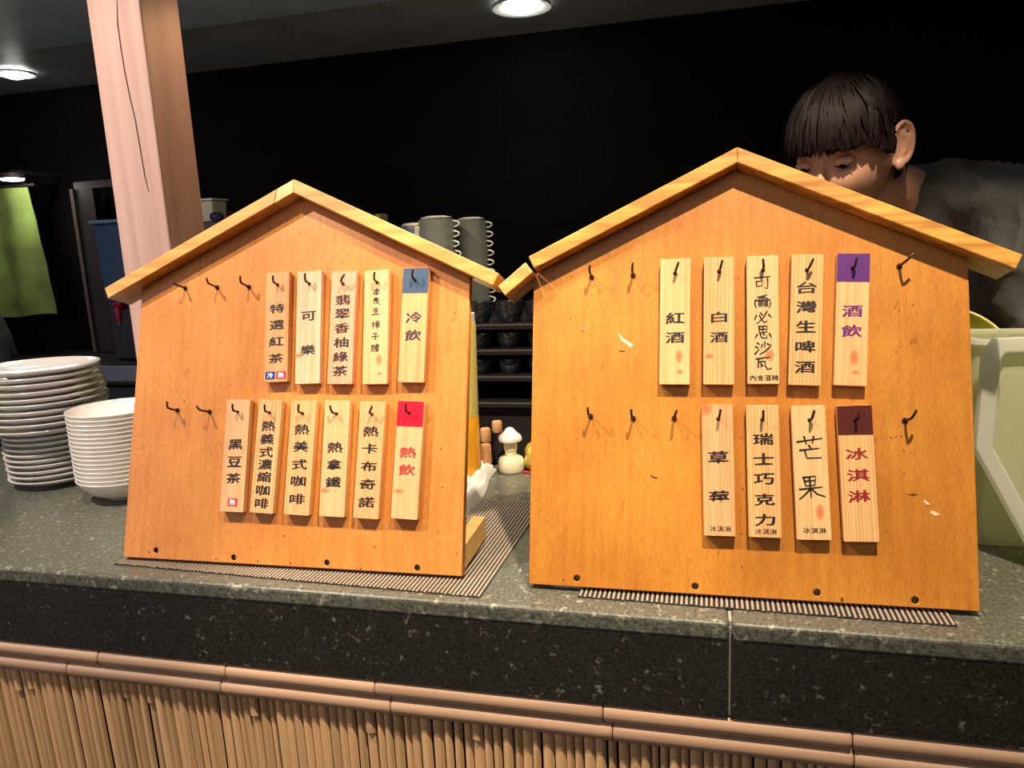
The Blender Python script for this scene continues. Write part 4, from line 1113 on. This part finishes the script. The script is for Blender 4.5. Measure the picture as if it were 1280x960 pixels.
def remesh(parts, vox, name, smooth_it=2):
    mb = MB()
    for v, f in parts: mb.add(v, f)
    me = bpy.data.meshes.new(name); me.from_pydata([tuple(v) for v in mb.v], [], mb.f)
    o = bpy.data.objects.new('rm', me); col.objects.link(o)
    r = o.modifiers.new('r', 'REMESH'); r.mode = 'VOXEL'; r.voxel_size = vox; r.use_smooth_shade = True
    if smooth_it:
        s = o.modifiers.new('sm', 'SMOOTH'); s.factor = .5; s.iterations = smooth_it
    dg = bpy.context.evaluated_depsgraph_get(); out = bpy.data.meshes.new_from_object(o.evaluated_get(dg)); out.name = name
    bpy.data.objects.remove(o); bpy.data.meshes.remove(me)
    for p in out.polygons: p.use_smooth = True
    return out


def ellips(c, ax, n=16):
    """ellipsoid: ax = three vectors (already scaled)"""
    bm = bmesh.new(); bmesh.ops.create_icosphere(bm, subdivisions=3, radius=1)
    vs = [c + ax[0] * v.co.x + ax[1] * v.co.y + ax[2] * v.co.z for v in bm.verts]; fs = [tuple(v.index for v in f.verts) for f in bm.faces]; bm.free()
    return vs, fs


def tubeparts(pts, rs, n=10):
    m = MB(); m.tube(pts, rs, n); v, f = m.v, m.f
    a = ellips(Vector(pts[-1]), (Vector((rs[-1], 0, 0)), Vector((0, rs[-1], 0)), Vector((0, 0, rs[-1])))); return [(v, f), a]


def head_shape():
    bm = bmesh.new(); bmesh.ops.create_icosphere(bm, subdivisions=5, radius=1)
    g = lambda a, s: math.exp(-(a / s) ** 2)
    vs = []
    for v in bm.verts:
        x, y, z = v.co
        X = x * .071; Y = y * .093; Z = z * .108
        t = max(0, -z)
        X *= 1 - .30 * t ** 1.6; Y = Y * (1 - .10 * t) + .012 * t
        if y < 0: Y *= 1 + .03; Z += .004 * (-y)
        if y > 0: Y -= .006 * g(z - .15, .35) * y         # flatter face
        if y > .3:
            for sx in (-1, 1):                             # sockets and cheeks
                Y -= .011 * g(X - sx * .031, .016) * g(Z - .000, .013)
                Y += .004 * g(X - sx * .030, .020) * g(Z - .021, .008)
                Y += .004 * g(X - sx * .038, .020) * g(Z + .030, .018)
            Y += .007 * g(X, .022) * g(Z + .098, .016)     # chin
        vs.append((X, Y, Z))
    fs = [tuple(v.index for v in f.verts) for f in bm.faces]; bm.free()
    return vs, fs


def loc(parts_vs): return [HP(*p) for p in parts_vs]


hv, hf_ = head_shape(); head = (loc(hv), hf_)
parts = [head]
# nose
m = MB(); m.tube([HP(0, .082, .006), HP(0, .094, -.014), HP(0, .103, -.032), HP(0, .100, -.040)], [.006, .008, .0115, .009], 12); parts.append((m.v, m.f))
for sx in (-1, 1): parts.append(ellips(HP(sx * .011, .093, -.039), (Hl * .0075, Hf * .009, Hu * .007)))
parts.append(ellips(HP(0, .088, -.058), (Hl * .021, Hf * .008, Hu * .006))); parts.append(ellips(HP(0, .086, -.067), (Hl * .018, Hf * .008, Hu * .006)))
# ears: rim, lobe, bowl
for sx in (-1, 1):
    C_ = HP(sx * .080, -.010, -.002); ea = Hu * .030 - Hf * .007 + Hl * sx * .002; eb = -Hf * .0155 + Hl * sx * .011; en = ea.cross(eb).normalized()
    m = MB(); m.tube([C_ + ea * math.cos(D2R(th)) + eb * math.sin(D2R(th)) * (1 if math.sin(D2R(th)) > 0 else .75) for th in range(-75, 165, 15)], [.0030] + [.0038] * 14 + [.0034], 8); parts.append((m.v, m.f))
    ou = en if en.dot(Hl * sx) > 0 else -en
    parts.append(ellips(C_ - eb * .12 - ou * .0045, (ea * .90, eb * .92, en * .0034)))
    parts.append(ellips(C_ - ea * .90 + eb * .05, (ea * .26, eb * .42, en * .0042)))
    parts.append(ellips(C_ - eb * .80 - ea * .12, (ea * .22, eb * .24, en * .0055)))
    m = MB(); m.tube([C_ + ea * .55 + eb * .10, C_ + ea * .25 + eb * .50, C_ - ea * .15 + eb * .48, C_ - ea * .50 + eb * .20], [.0022] * 4, 8); parts.append((m.v, m.f))
# neck and torso, arms: one skinned chain rooted at the pelvis
neck_top = HP(0, -.028, -.070)
ELL = SL + Vector((.085, -.035, -.275)); ELR = SR + Vector((-.02, -.02, -.29))
bowlC = on_y(1190, 453, 1.15)
WL = on_y(1294, 520, 1.26); WR_ = bowlC + Vector((-.165, .10, -.05))
sp1 = HIP.lerp(NB, .35) + Vector((0.02, .01, .02)); sp2 = HIP.lerp(NB, .72) + Vector((.03, .02, .04))
nodes = [(HIP, .095), (sp1, .080), (sp2, .090), (NB + Vector((.02, .01, -.04)), .050), (NB.lerp(neck_top, .55), .046), (neck_top, .050),
         (SL, .040), (SL.lerp(ELL, .5), .038), (ELL, .034), (ELL.lerp(WL, .45), .034), (WL, .025),
         (SR, .040), (SR.lerp(ELR, .5), .038), (ELR, .034), (ELR.lerp(WR_, .45), .034), (WR_, .025)]
edges = [(0, 1), (1, 2), (2, 3), (3, 4), (4, 5), (3, 6), (6, 7), (7, 8), (8, 9), (9, 10), (3, 11), (11, 12), (12, 13), (13, 14), (14, 15)]
hl = HIP + Tl * .09 + Vector((0, 0, -.04)); hr = HIP - Tl * .09 + Vector((0, 0, -.04))
KL = Vector((hl.x - .03, hl.y - .02, -.58)); KR = Vector((hr.x - .01, hr.y, -.58)); AL = Vector((hl.x + .01, hl.y, -.97)); AR = Vector((hr.x + .03, hr.y, -.97))
n0 = len(nodes); nodes += [(hl, .088), (KL, .056), (AL, .040), (hr, .088), (KR, .056), (AR, .040)]
edges += [(0, n0), (n0, n0 + 1), (n0 + 1, n0 + 2), (0, n0 + 3), (n0 + 3, n0 + 4), (n0 + 4, n0 + 5)]
parts.append(skin_mesh(nodes, edges))


def hand(W, d, up_, side, curl):
    """d = finger direction, up_ = back of the hand; side=+1 puts the thumb on d x up_"""
    d = d.normalized(); up_ = (up_ - d * up_.dot(d)).normalized(); s = d.cross(up_) * side; out = []
    out.append(ellips(W + d * .045, (d * .050, s * .040, up_ * .0145)))
    out.append(ellips(W + d * .005, (d * .035, s * .026, up_ * .019)))
    for k, (off, L_) in enumerate(((.030, .072), (.010, .080), (-.010, .074), (-.029, .058))):
        p = W + d * .082 + s * off; dirv = d.copy(); pts = [W + d * .055 + s * off * .8, p]; rs = [.0095, .0090]
        for j, fr in enumerate((.45, .32, .23)):
            ang = curl * (.75, 1.0, .8)[j]; dirv = (dirv * math.cos(ang) - up_ * math.sin(ang)).normalized(); up2 = up_
            p = p + dirv * L_ * fr; pts.append(p); rs.append((.0085, .0078, .0068)[j]); 
        out += tubeparts(pts, rs)
    p0 = W + d * .018 + s * .024; t1 = p0 + (d * .6 + s * .8 - up_ * .25).normalized() * .034; t2 = t1 + (d * .85 + s * .25 - up_ * .5).normalized() * .030; t3 = t2 + (d * .9 - up_ * .5).normalized() * .024
    out += tubeparts([p0, t1, t2, t3], [.013, .011, .0095, .0080])
    return out


rimL = on_y(1258, 410, 1.24)
parts += hand(WL, (rimL - WL) + Vector((-.02, -.01, .02)), Vector((.1, -.6, .8)), -1, .55)
parts += hand(WR_, Vector((.9, -.1, -.1)), Vector((-.1, -.5, .8)), 1, .5)
body = remesh(parts, .0031, 'body', 2)
M_skin = plain('skin', (0.62, 0.33, 0.22), .45, noise=.06, nscale=30)
M_skin.node_tree.nodes['Principled BSDF'].inputs['Subsurface Weight'].default_value = .15
M_skin.node_tree.nodes['Principled BSDF'].inputs['Subsurface Scale'].default_value = .01
link('body', body, M_skin, person, PM_)
# eyes, brows, lips
M_dark = plain('dark_hair_brown', (0.010, 0.005, 0.006), .58, spec=.12, noise=.4, nscale=90)
M_eyew = plain('eye_white', (.75, .72, .70), .2)
for sx in (-1, 1):
    e = HP(sx * .031, .0735, .001)
    v, f = ellips(e, (Hl * .0125, Hf * .010, Hu * .0075)); ev = MB().add(v, f).build('eye', M_eyew, parent=person, smooth=True, M=PM_)
    v, f = ellips(e + Hf * .0055 - Hu * .003, (Hl * .0060, Hf * .0055, Hu * .0050)); MB().add(v, f).build('iris', M_dark, parent=ev, smooth=True)
    v, f = ellips(e + Hu * .0028 + Hf * .0006, (Hl * .0145, Hf * .0112, Hu * .0066)); MB().add(v, f).build('eyelid', M_skin, parent=person, smooth=True, M=PM_)
    MB().tube([e + Hl * sx * a_ + Hf * b_ + Hu * c_ for a_, b_, c_ in ((-.011, .0065, -.0022), (-.004, .0112, -.0036), (.005, .0105, -.0036), (.0135, .0045, -.0018))], [.0006, .0012, .0013, .0007], 6).build('lashes', M_dark, parent=person, smooth=True, M=PM_)
    MB().tube([HP(sx * .012, .089, .020), HP(sx * .022, .0885, .024), HP(sx * .034, .083, .0245), HP(sx * .047, .071, .019)], [.0022, .0032, .0030, .0012], 8).build('eyebrow', M_dark, parent=person, smooth=True, M=PM_)
M_lip = plain('lips', (.50, .17, .14), .4)
v, f = ellips(HP(0, .0895, -.0605), (Hl * .021, Hf * .0078, Hu * .0058)); MB().add(v, f).build('lips', M_lip, parent=person, smooth=True, M=PM_)
# hair: shell with ridged strands flowing from the crown
bm = bmesh.new(); bmesh.ops.create_uvsphere(bm, u_segments=220, v_segments=110, radius=1)
kill = []
for v in bm.verts:
    x, y, z = v.co; az = abs(math.atan2(x, y))         # 0 = forward, pi = back
    v.co = Vector((x, y, z))
for f in list(bm.faces):
    c = f.calc_center_median(); x, y, z = c.normalized(); az = abs(math.atan2(x, y)); Z = z * .112
    a_ = math.degrees(az); jag = .006 * mnoise.noise(Vector((math.atan2(x, y) * 14, 0, 3))) + .003 * math.sin(math.atan2(x, y) * 47)
    if a_ < 45: lim = .025 + .004 * math.cos(a_ * .1)
    elif a_ < 66: lim = .027 - (a_ - 45) / 21 * .020
    elif a_ < 80: lim = .004 - (a_ - 66) / 14 * .010
    elif a_ < 84: lim = -.006 + (a_ - 80) / 4 * .040
    elif a_ < 112: lim = .034 - max(0, a_ - 100) / 12 * .05
    elif a_ < 125: lim = -.016 - (a_ - 112) / 13 * .045
    else: lim = -.064
    if Z < lim + jag: kill.append(f)
bmesh.ops.delete(bm, geom=kill, context='FACES')
crown = Vector((0.1, -.45, .89)).normalized()
for v in bm.verts:
    d = v.co.normalized(); x, y, z = d
    ang = math.atan2((d - crown).dot(Vector((1, 0, 0))), (d - crown).dot(Vector((0, 1, .45)).normalized())); dist = (d - crown).length
    ridge = mnoise.noise(Vector((math.cos(ang) * 9, math.sin(ang) * 9, dist * 1.3))) * .0045 + mnoise.noise(Vector((math.cos(ang) * 30, math.sin(ang) * 30, dist * 2))) * .0022
    fr = 1.0 + (.035 if y > .3 and z > .1 else 0) * min(1, (y - .3) * 3)
    X = x * .0835; Y = y * .104 * fr; Z = z * .121
    if z < 0: X *= 1 - .12 * (-z); Y *= 1 - .05 * (-z); 
    n_ = Vector((x, y, z)); p = Vector((X, Y, Z)) + n_ * ridge
    v.co = HP(*p)
geo = bmesh.ops.solidify(bm, geom=bm.faces[:], thickness=.005)
me = bpy.data.meshes.new('hair'); bm.to_mesh(me); bm.free()
for p in me.polygons: p.use_smooth = True
link('hair', me, M_dark, person, PM_)
# strands: tapered locks falling from the fringe and sides
lk = MB(); rnd = random.Random(3)
for k in range(150):
    az = rnd.uniform(-2.2, 2.2); a0 = Vector((math.sin(az), math.cos(az), 0)); pts = []
    deg = abs(math.degrees(az)); end = .19 if deg < 45 else (.22 if deg < 80 else .34 if deg < 104 else -.40)
    el0 = rnd.uniform(.75, 1.15); dz = end + rnd.uniform(-.06, .08); tw_ = rnd.uniform(-.22, .22)
    for j in range(7):
        t_ = j / 6; zz = math.sin(el0) * (1 - t_) + dz * t_; rr = math.sqrt(max(0, 1 - zz * zz)); a2 = az + tw_ * t_
        k2 = 1.035 + .012 * math.sin(t_ * PI); fr = 1.035 if math.cos(a2) * rr > .3 and zz > .1 else 1
        pts.append(HP(math.sin(a2) * rr * .0835 * k2, math.cos(a2) * rr * .104 * k2 * fr, zz * .121 * k2))
    lk.tube(pts, [.0008, .0024, .003, .003, .0026, .0018, .0004], 5)
o = lk.build('hair_locks', M_dark, parent=person, smooth=True, M=PM_); o['kind'] = 'stuff'
# shirt
shn = [(HIP + Vector((0, 0, .02)), .140), (sp1 + Vector((0, -.01, -.01)), .130), (sp2, .146), (NB + Vector((.02, .012, -.025)), .082), (SL + Vector((0, 0, .002)), .076), (SL.lerp(ELL, .5), .070), (SL.lerp(ELL, .93), .072), (SR, .070), (SR.lerp(ELR, .5), .066), (SR.lerp(ELR, .9), .068), (sp2 + Vector((-.06, -.03, -.13)), .105), (sp1 + Vector((-.07, -.03, -.10)), .10), (NB.lerp(neck_top, .42), .060)]
she = [(0, 1), (1, 2), (2, 3), (3, 4), (4, 5), (5, 6), (3, 7), (7, 8), (8, 9), (2, 10), (1, 11), (3, 12)]
shirt = remesh([skin_mesh(shn, she)], .006, 'shirt', 4)
axA = (ELL - SL).normalized()
for v in shirt.vertices:
    p = v.co; n_ = v.normal.copy()
    w1 = abs(mnoise.noise(Vector((p.x * 9 + p.z * 10, p.y * 7, p.z * 5 - p.x * 9)))) ; w2 = mnoise.noise(p * 30)
    w3 = mnoise.noise(Vector((p.x * 22 - p.z * 12, p.y * 15, p.z * 16 + p.x * 10)))
    q_ = Vector((p.x * 14 - p.z * 9 + p.y * 3, p.y * 9 + p.x * 5, p.z * 6 + p.x * 8)); fold = (1 - min(1, abs(mnoise.noise(q_)) * 2.2)) ** 2
    v.co = p + n_ * (-.018 * (w1 - .25) + .002 * w2 + .003 * w3 + .010 * (fold - .35))
M_shirt = plain('dark_grey_cotton', (0.070, 0.070, 0.066), .9, noise=.15, nscale=300, bump=.3)
link('t_shirt', shirt, M_shirt, person, PM_)
# trousers, shoes
M_tr = plain('black_trousers', (0.02, 0.02, 0.024), .85)
tv = skin_mesh([(HIP + Vector((0, 0, -.01)), .130), (hl, .100), (KL, .076), (AL + Vector((0, 0, .03)), .062), (hr, .100), (KR, .076), (AR + Vector((0, 0, .03)), .062)], [(0, 1), (1, 2), (2, 3), (0, 4), (4, 5), (5, 6)])
link('trousers', remesh([tv], .008, 'trousers', 3), M_tr, person, PM_)
for A_ in (AL, AR):
    fwd = Vector((-.9, -.35, 0)).normalized(); lat = Vector((.35, -.9, 0)).normalized(); c0_ = Vector((A_.x, A_.y, FLOOR + .045))
    sv = remesh([ellips(c0_ + fwd * .085 + Vector((0, 0, -.008)), (fwd * .075, lat * .046, Vector((0, 0, .036)))), ellips(c0_ - fwd * .01 + Vector((0, 0, .0)), (fwd * .070, lat * .040, Vector((0, 0, .044)))), ellips(c0_ + Vector((0, 0, .04)), (fwd * .045, lat * .040, Vector((0, 0, .05))))], .006, 'shoe', 2)
    for v in sv.vertices: v.co.z = max(v.co.z, FLOOR + .002)
    link('shoe', sv, M_black, person, PM_)
# ------------------------------------------------------------------ bowls and frosted tubs at the right
M_yg = plain('yellow_green_bowl', (0.34, 0.32, 0.035), .45, noise=.06)
M_frost = frosted('frosted_plastic', (0.84, 0.86, 0.66), .42, .5)
M_frost2 = frosted('frosted_plastic_rim', (0.90, 0.92, 0.84), .18, .5)


def rbox_outline(w, d, r, n=6):
    out = []
    for sx, sy, a0 in ((1, 1, 0), (-1, 1, 90), (-1, -1, 180), (1, -1, 270)):
        for k in range(n + 1):
            a_ = D2R(a0 + 90 * k / n); out.append((sx * (w / 2 - r) + r * math.cos(a_), sy * (d / 2 - r) + r * math.sin(a_)))
    return out


def open_tub(name, loc, rot, w, d, h, r, taper, wall, mat, rimmat, label, cat):
    t = empty(name, loc, label, cat); t.rotation_euler = rot
    mb = MB(); rings = []
    for z, k, inset in ((0, taper, 0), (h * .5, (1 + taper) / 2, 0), (h, 1, 0), (h, 1, wall), (h * .5, (1 + taper) / 2, wall), (wall, taper, wall)):
        rings.append([(x * k, y * k, z) for x, y in rbox_outline(w - 2 * inset, d - 2 * inset, max(r - inset, .002))])
    n = len(rings[0]); base = 0
    for rg in rings: mb.v += [Vector(p) for p in rg]
    for i in range(len(rings) - 1):
        for k in range(n): mb.f.append((i * n + k, i * n + (k + 1) % n, (i + 1) * n + (k + 1) % n, (i + 1) * n + k))
    mb.f.append(tuple(reversed(range(n)))); mb.f.append(tuple(range((len(rings) - 1) * n, len(rings) * n)))
    mb.build('tub_body', mat, parent=t, smooth=True)
    m2 = MB(); a = rbox_outline(w + .012, d + .012, r + .006); bq = rbox_outline(w - 2 * wall, d - 2 * wall, r)
    for z in (h - .004, h + .002):
        m2.v += [Vector((x, y, z)) for x, y in a] + [Vector((x, y, z)) for x, y in bq]
    for k in range(n):
        k2 = (k + 1) % n
        m2.f += [(k, k2, n + k2, n + k), (2 * n + k, 3 * n + k, 3 * n + k2, 2 * n + k2), (k, 2 * n + k, 2 * n + k2, k2), (n + k, n + k2, 3 * n + k2, 3 * n + k)]
    m2.build('rim', rimmat, parent=t, smooth=False)
    return t


# round yellow-green bowl, held tilted by the person
rb = .084; hb_ = .072
tiltM = Matrix.Translation(bowlC) @ Matrix.Rotation(D2R(60), 4, 'X') @ Matrix.Rotation(D2R(6), 4, 'Y') @ Matrix.Translation((0, 0, -hb_))
t = empty('mixing_bowl', tiltM, 'yellow-green plastic bowl tipped towards the camera, held by the person', 'bowl')
MB().lathe([(0, 0), (rb * .55, 0), (rb * .62, .004), (rb * .84, hb_ * .45), (rb * .96, hb_ * .85), (rb, hb_), (rb * .975, hb_), (rb * .93, hb_ * .85), (rb * .80, hb_ * .45), (rb * .58, .007), (0, .006)], 56).build('bowl_body', M_yg, parent=t, smooth=True)
MB().lathe([(rb * .99, hb_ - .002), (rb * 1.02, hb_), (rb * 1.015, hb_ + .0028), (rb * .985, hb_ + .002), (rb * .99, hb_ - .002)], 56, cap=False).build('rolled_rim', plain('pale_yellow_rim', (.75, .68, .32), .35), parent=t, smooth=True)
# frosted tub in front
yt = 1.01
xl = on_y(1196, 520, yt).x; ztb = on_y(1230, 420, yt).z
wt, dt = .16, .10
open_tub('frosted_tub', (xl + wt / 2, yt + .0, .001), (0, 0, -.03), wt, dt, ztb - .001, .022, .90, .003, M_frost, M_frost2, 'frosted translucent plastic tub right of the right menu board', 'tub')
# a lid leaning on it
pA = [(1218, 562), (1234, 445), (1250, 424), (1330, 420), (1330, 700), (1284, 690)]
yl = 0.915
q = [on_y(a, b_, yl) for a, b_ in pA]
zmin = min(p.z for p in q); lean_ = .22
cx_ = q[0].x
loc2 = Vector((q[0].x, yl - .006, .006))
t = empty('leaning_lid', loc2, 'frosted box lid with thick raised rim leaning upright at the right edge', 'lid')
poly = [(p.x - loc2.x, (p.z - .006)) for p in q]
poly = [(x, max(z, 0.0)) for x, z in poly]
LM = Matrix.Rotation(PI / 2 - .12, 4, 'X')
def inset(poly, d):
    n = len(poly); out = []
    for i in range(n):
        p0 = Vector(poly[i - 1]); p1 = Vector(poly[i]); p2 = Vector(poly[(i + 1) % n])
        e1 = (p1 - p0).normalized(); e2 = (p2 - p1).normalized(); n1 = Vector((-e1.y, e1.x)); n2 = Vector((-e2.y, e2.x)); m = (n1 + n2); m = m / max(m.length_squared, .2) * 2
        out.append(tuple(p1 + m * d))
    return out
ar = sum(poly[i - 1][0] * poly[i][1] - poly[i][0] * poly[i - 1][1] for i in range(len(poly)))
sgn = 1 if ar > 0 else -1
inn = inset(poly, sgn * .017)
n = len(poly); mb = MB()
vs = [(x, z, 0) for x, z in poly] + [(x, z, 0) for x, z in inn] + [(x, z, .016) for x, z in poly] + [(x, z, .016) for x, z in inn]
fs = []
for k in range(n):
    k2 = (k + 1) % n; fs += [(k, k2, n + k2, n + k), (2 * n + k, 3 * n + k, 3 * n + k2, 2 * n + k2), (k, 2 * n + k, 2 * n + k2, k2), (n + k, n + k2, 3 * n + k2, 3 * n + k)]
mb.add(vs, fs).build('raised_rim', M_frost2, parent=t, bevel=.002, M=LM)
MB().prism(inset(poly, sgn * .0175), .002, .0045).build('lid_panel', M_frost, parent=t, M=LM)
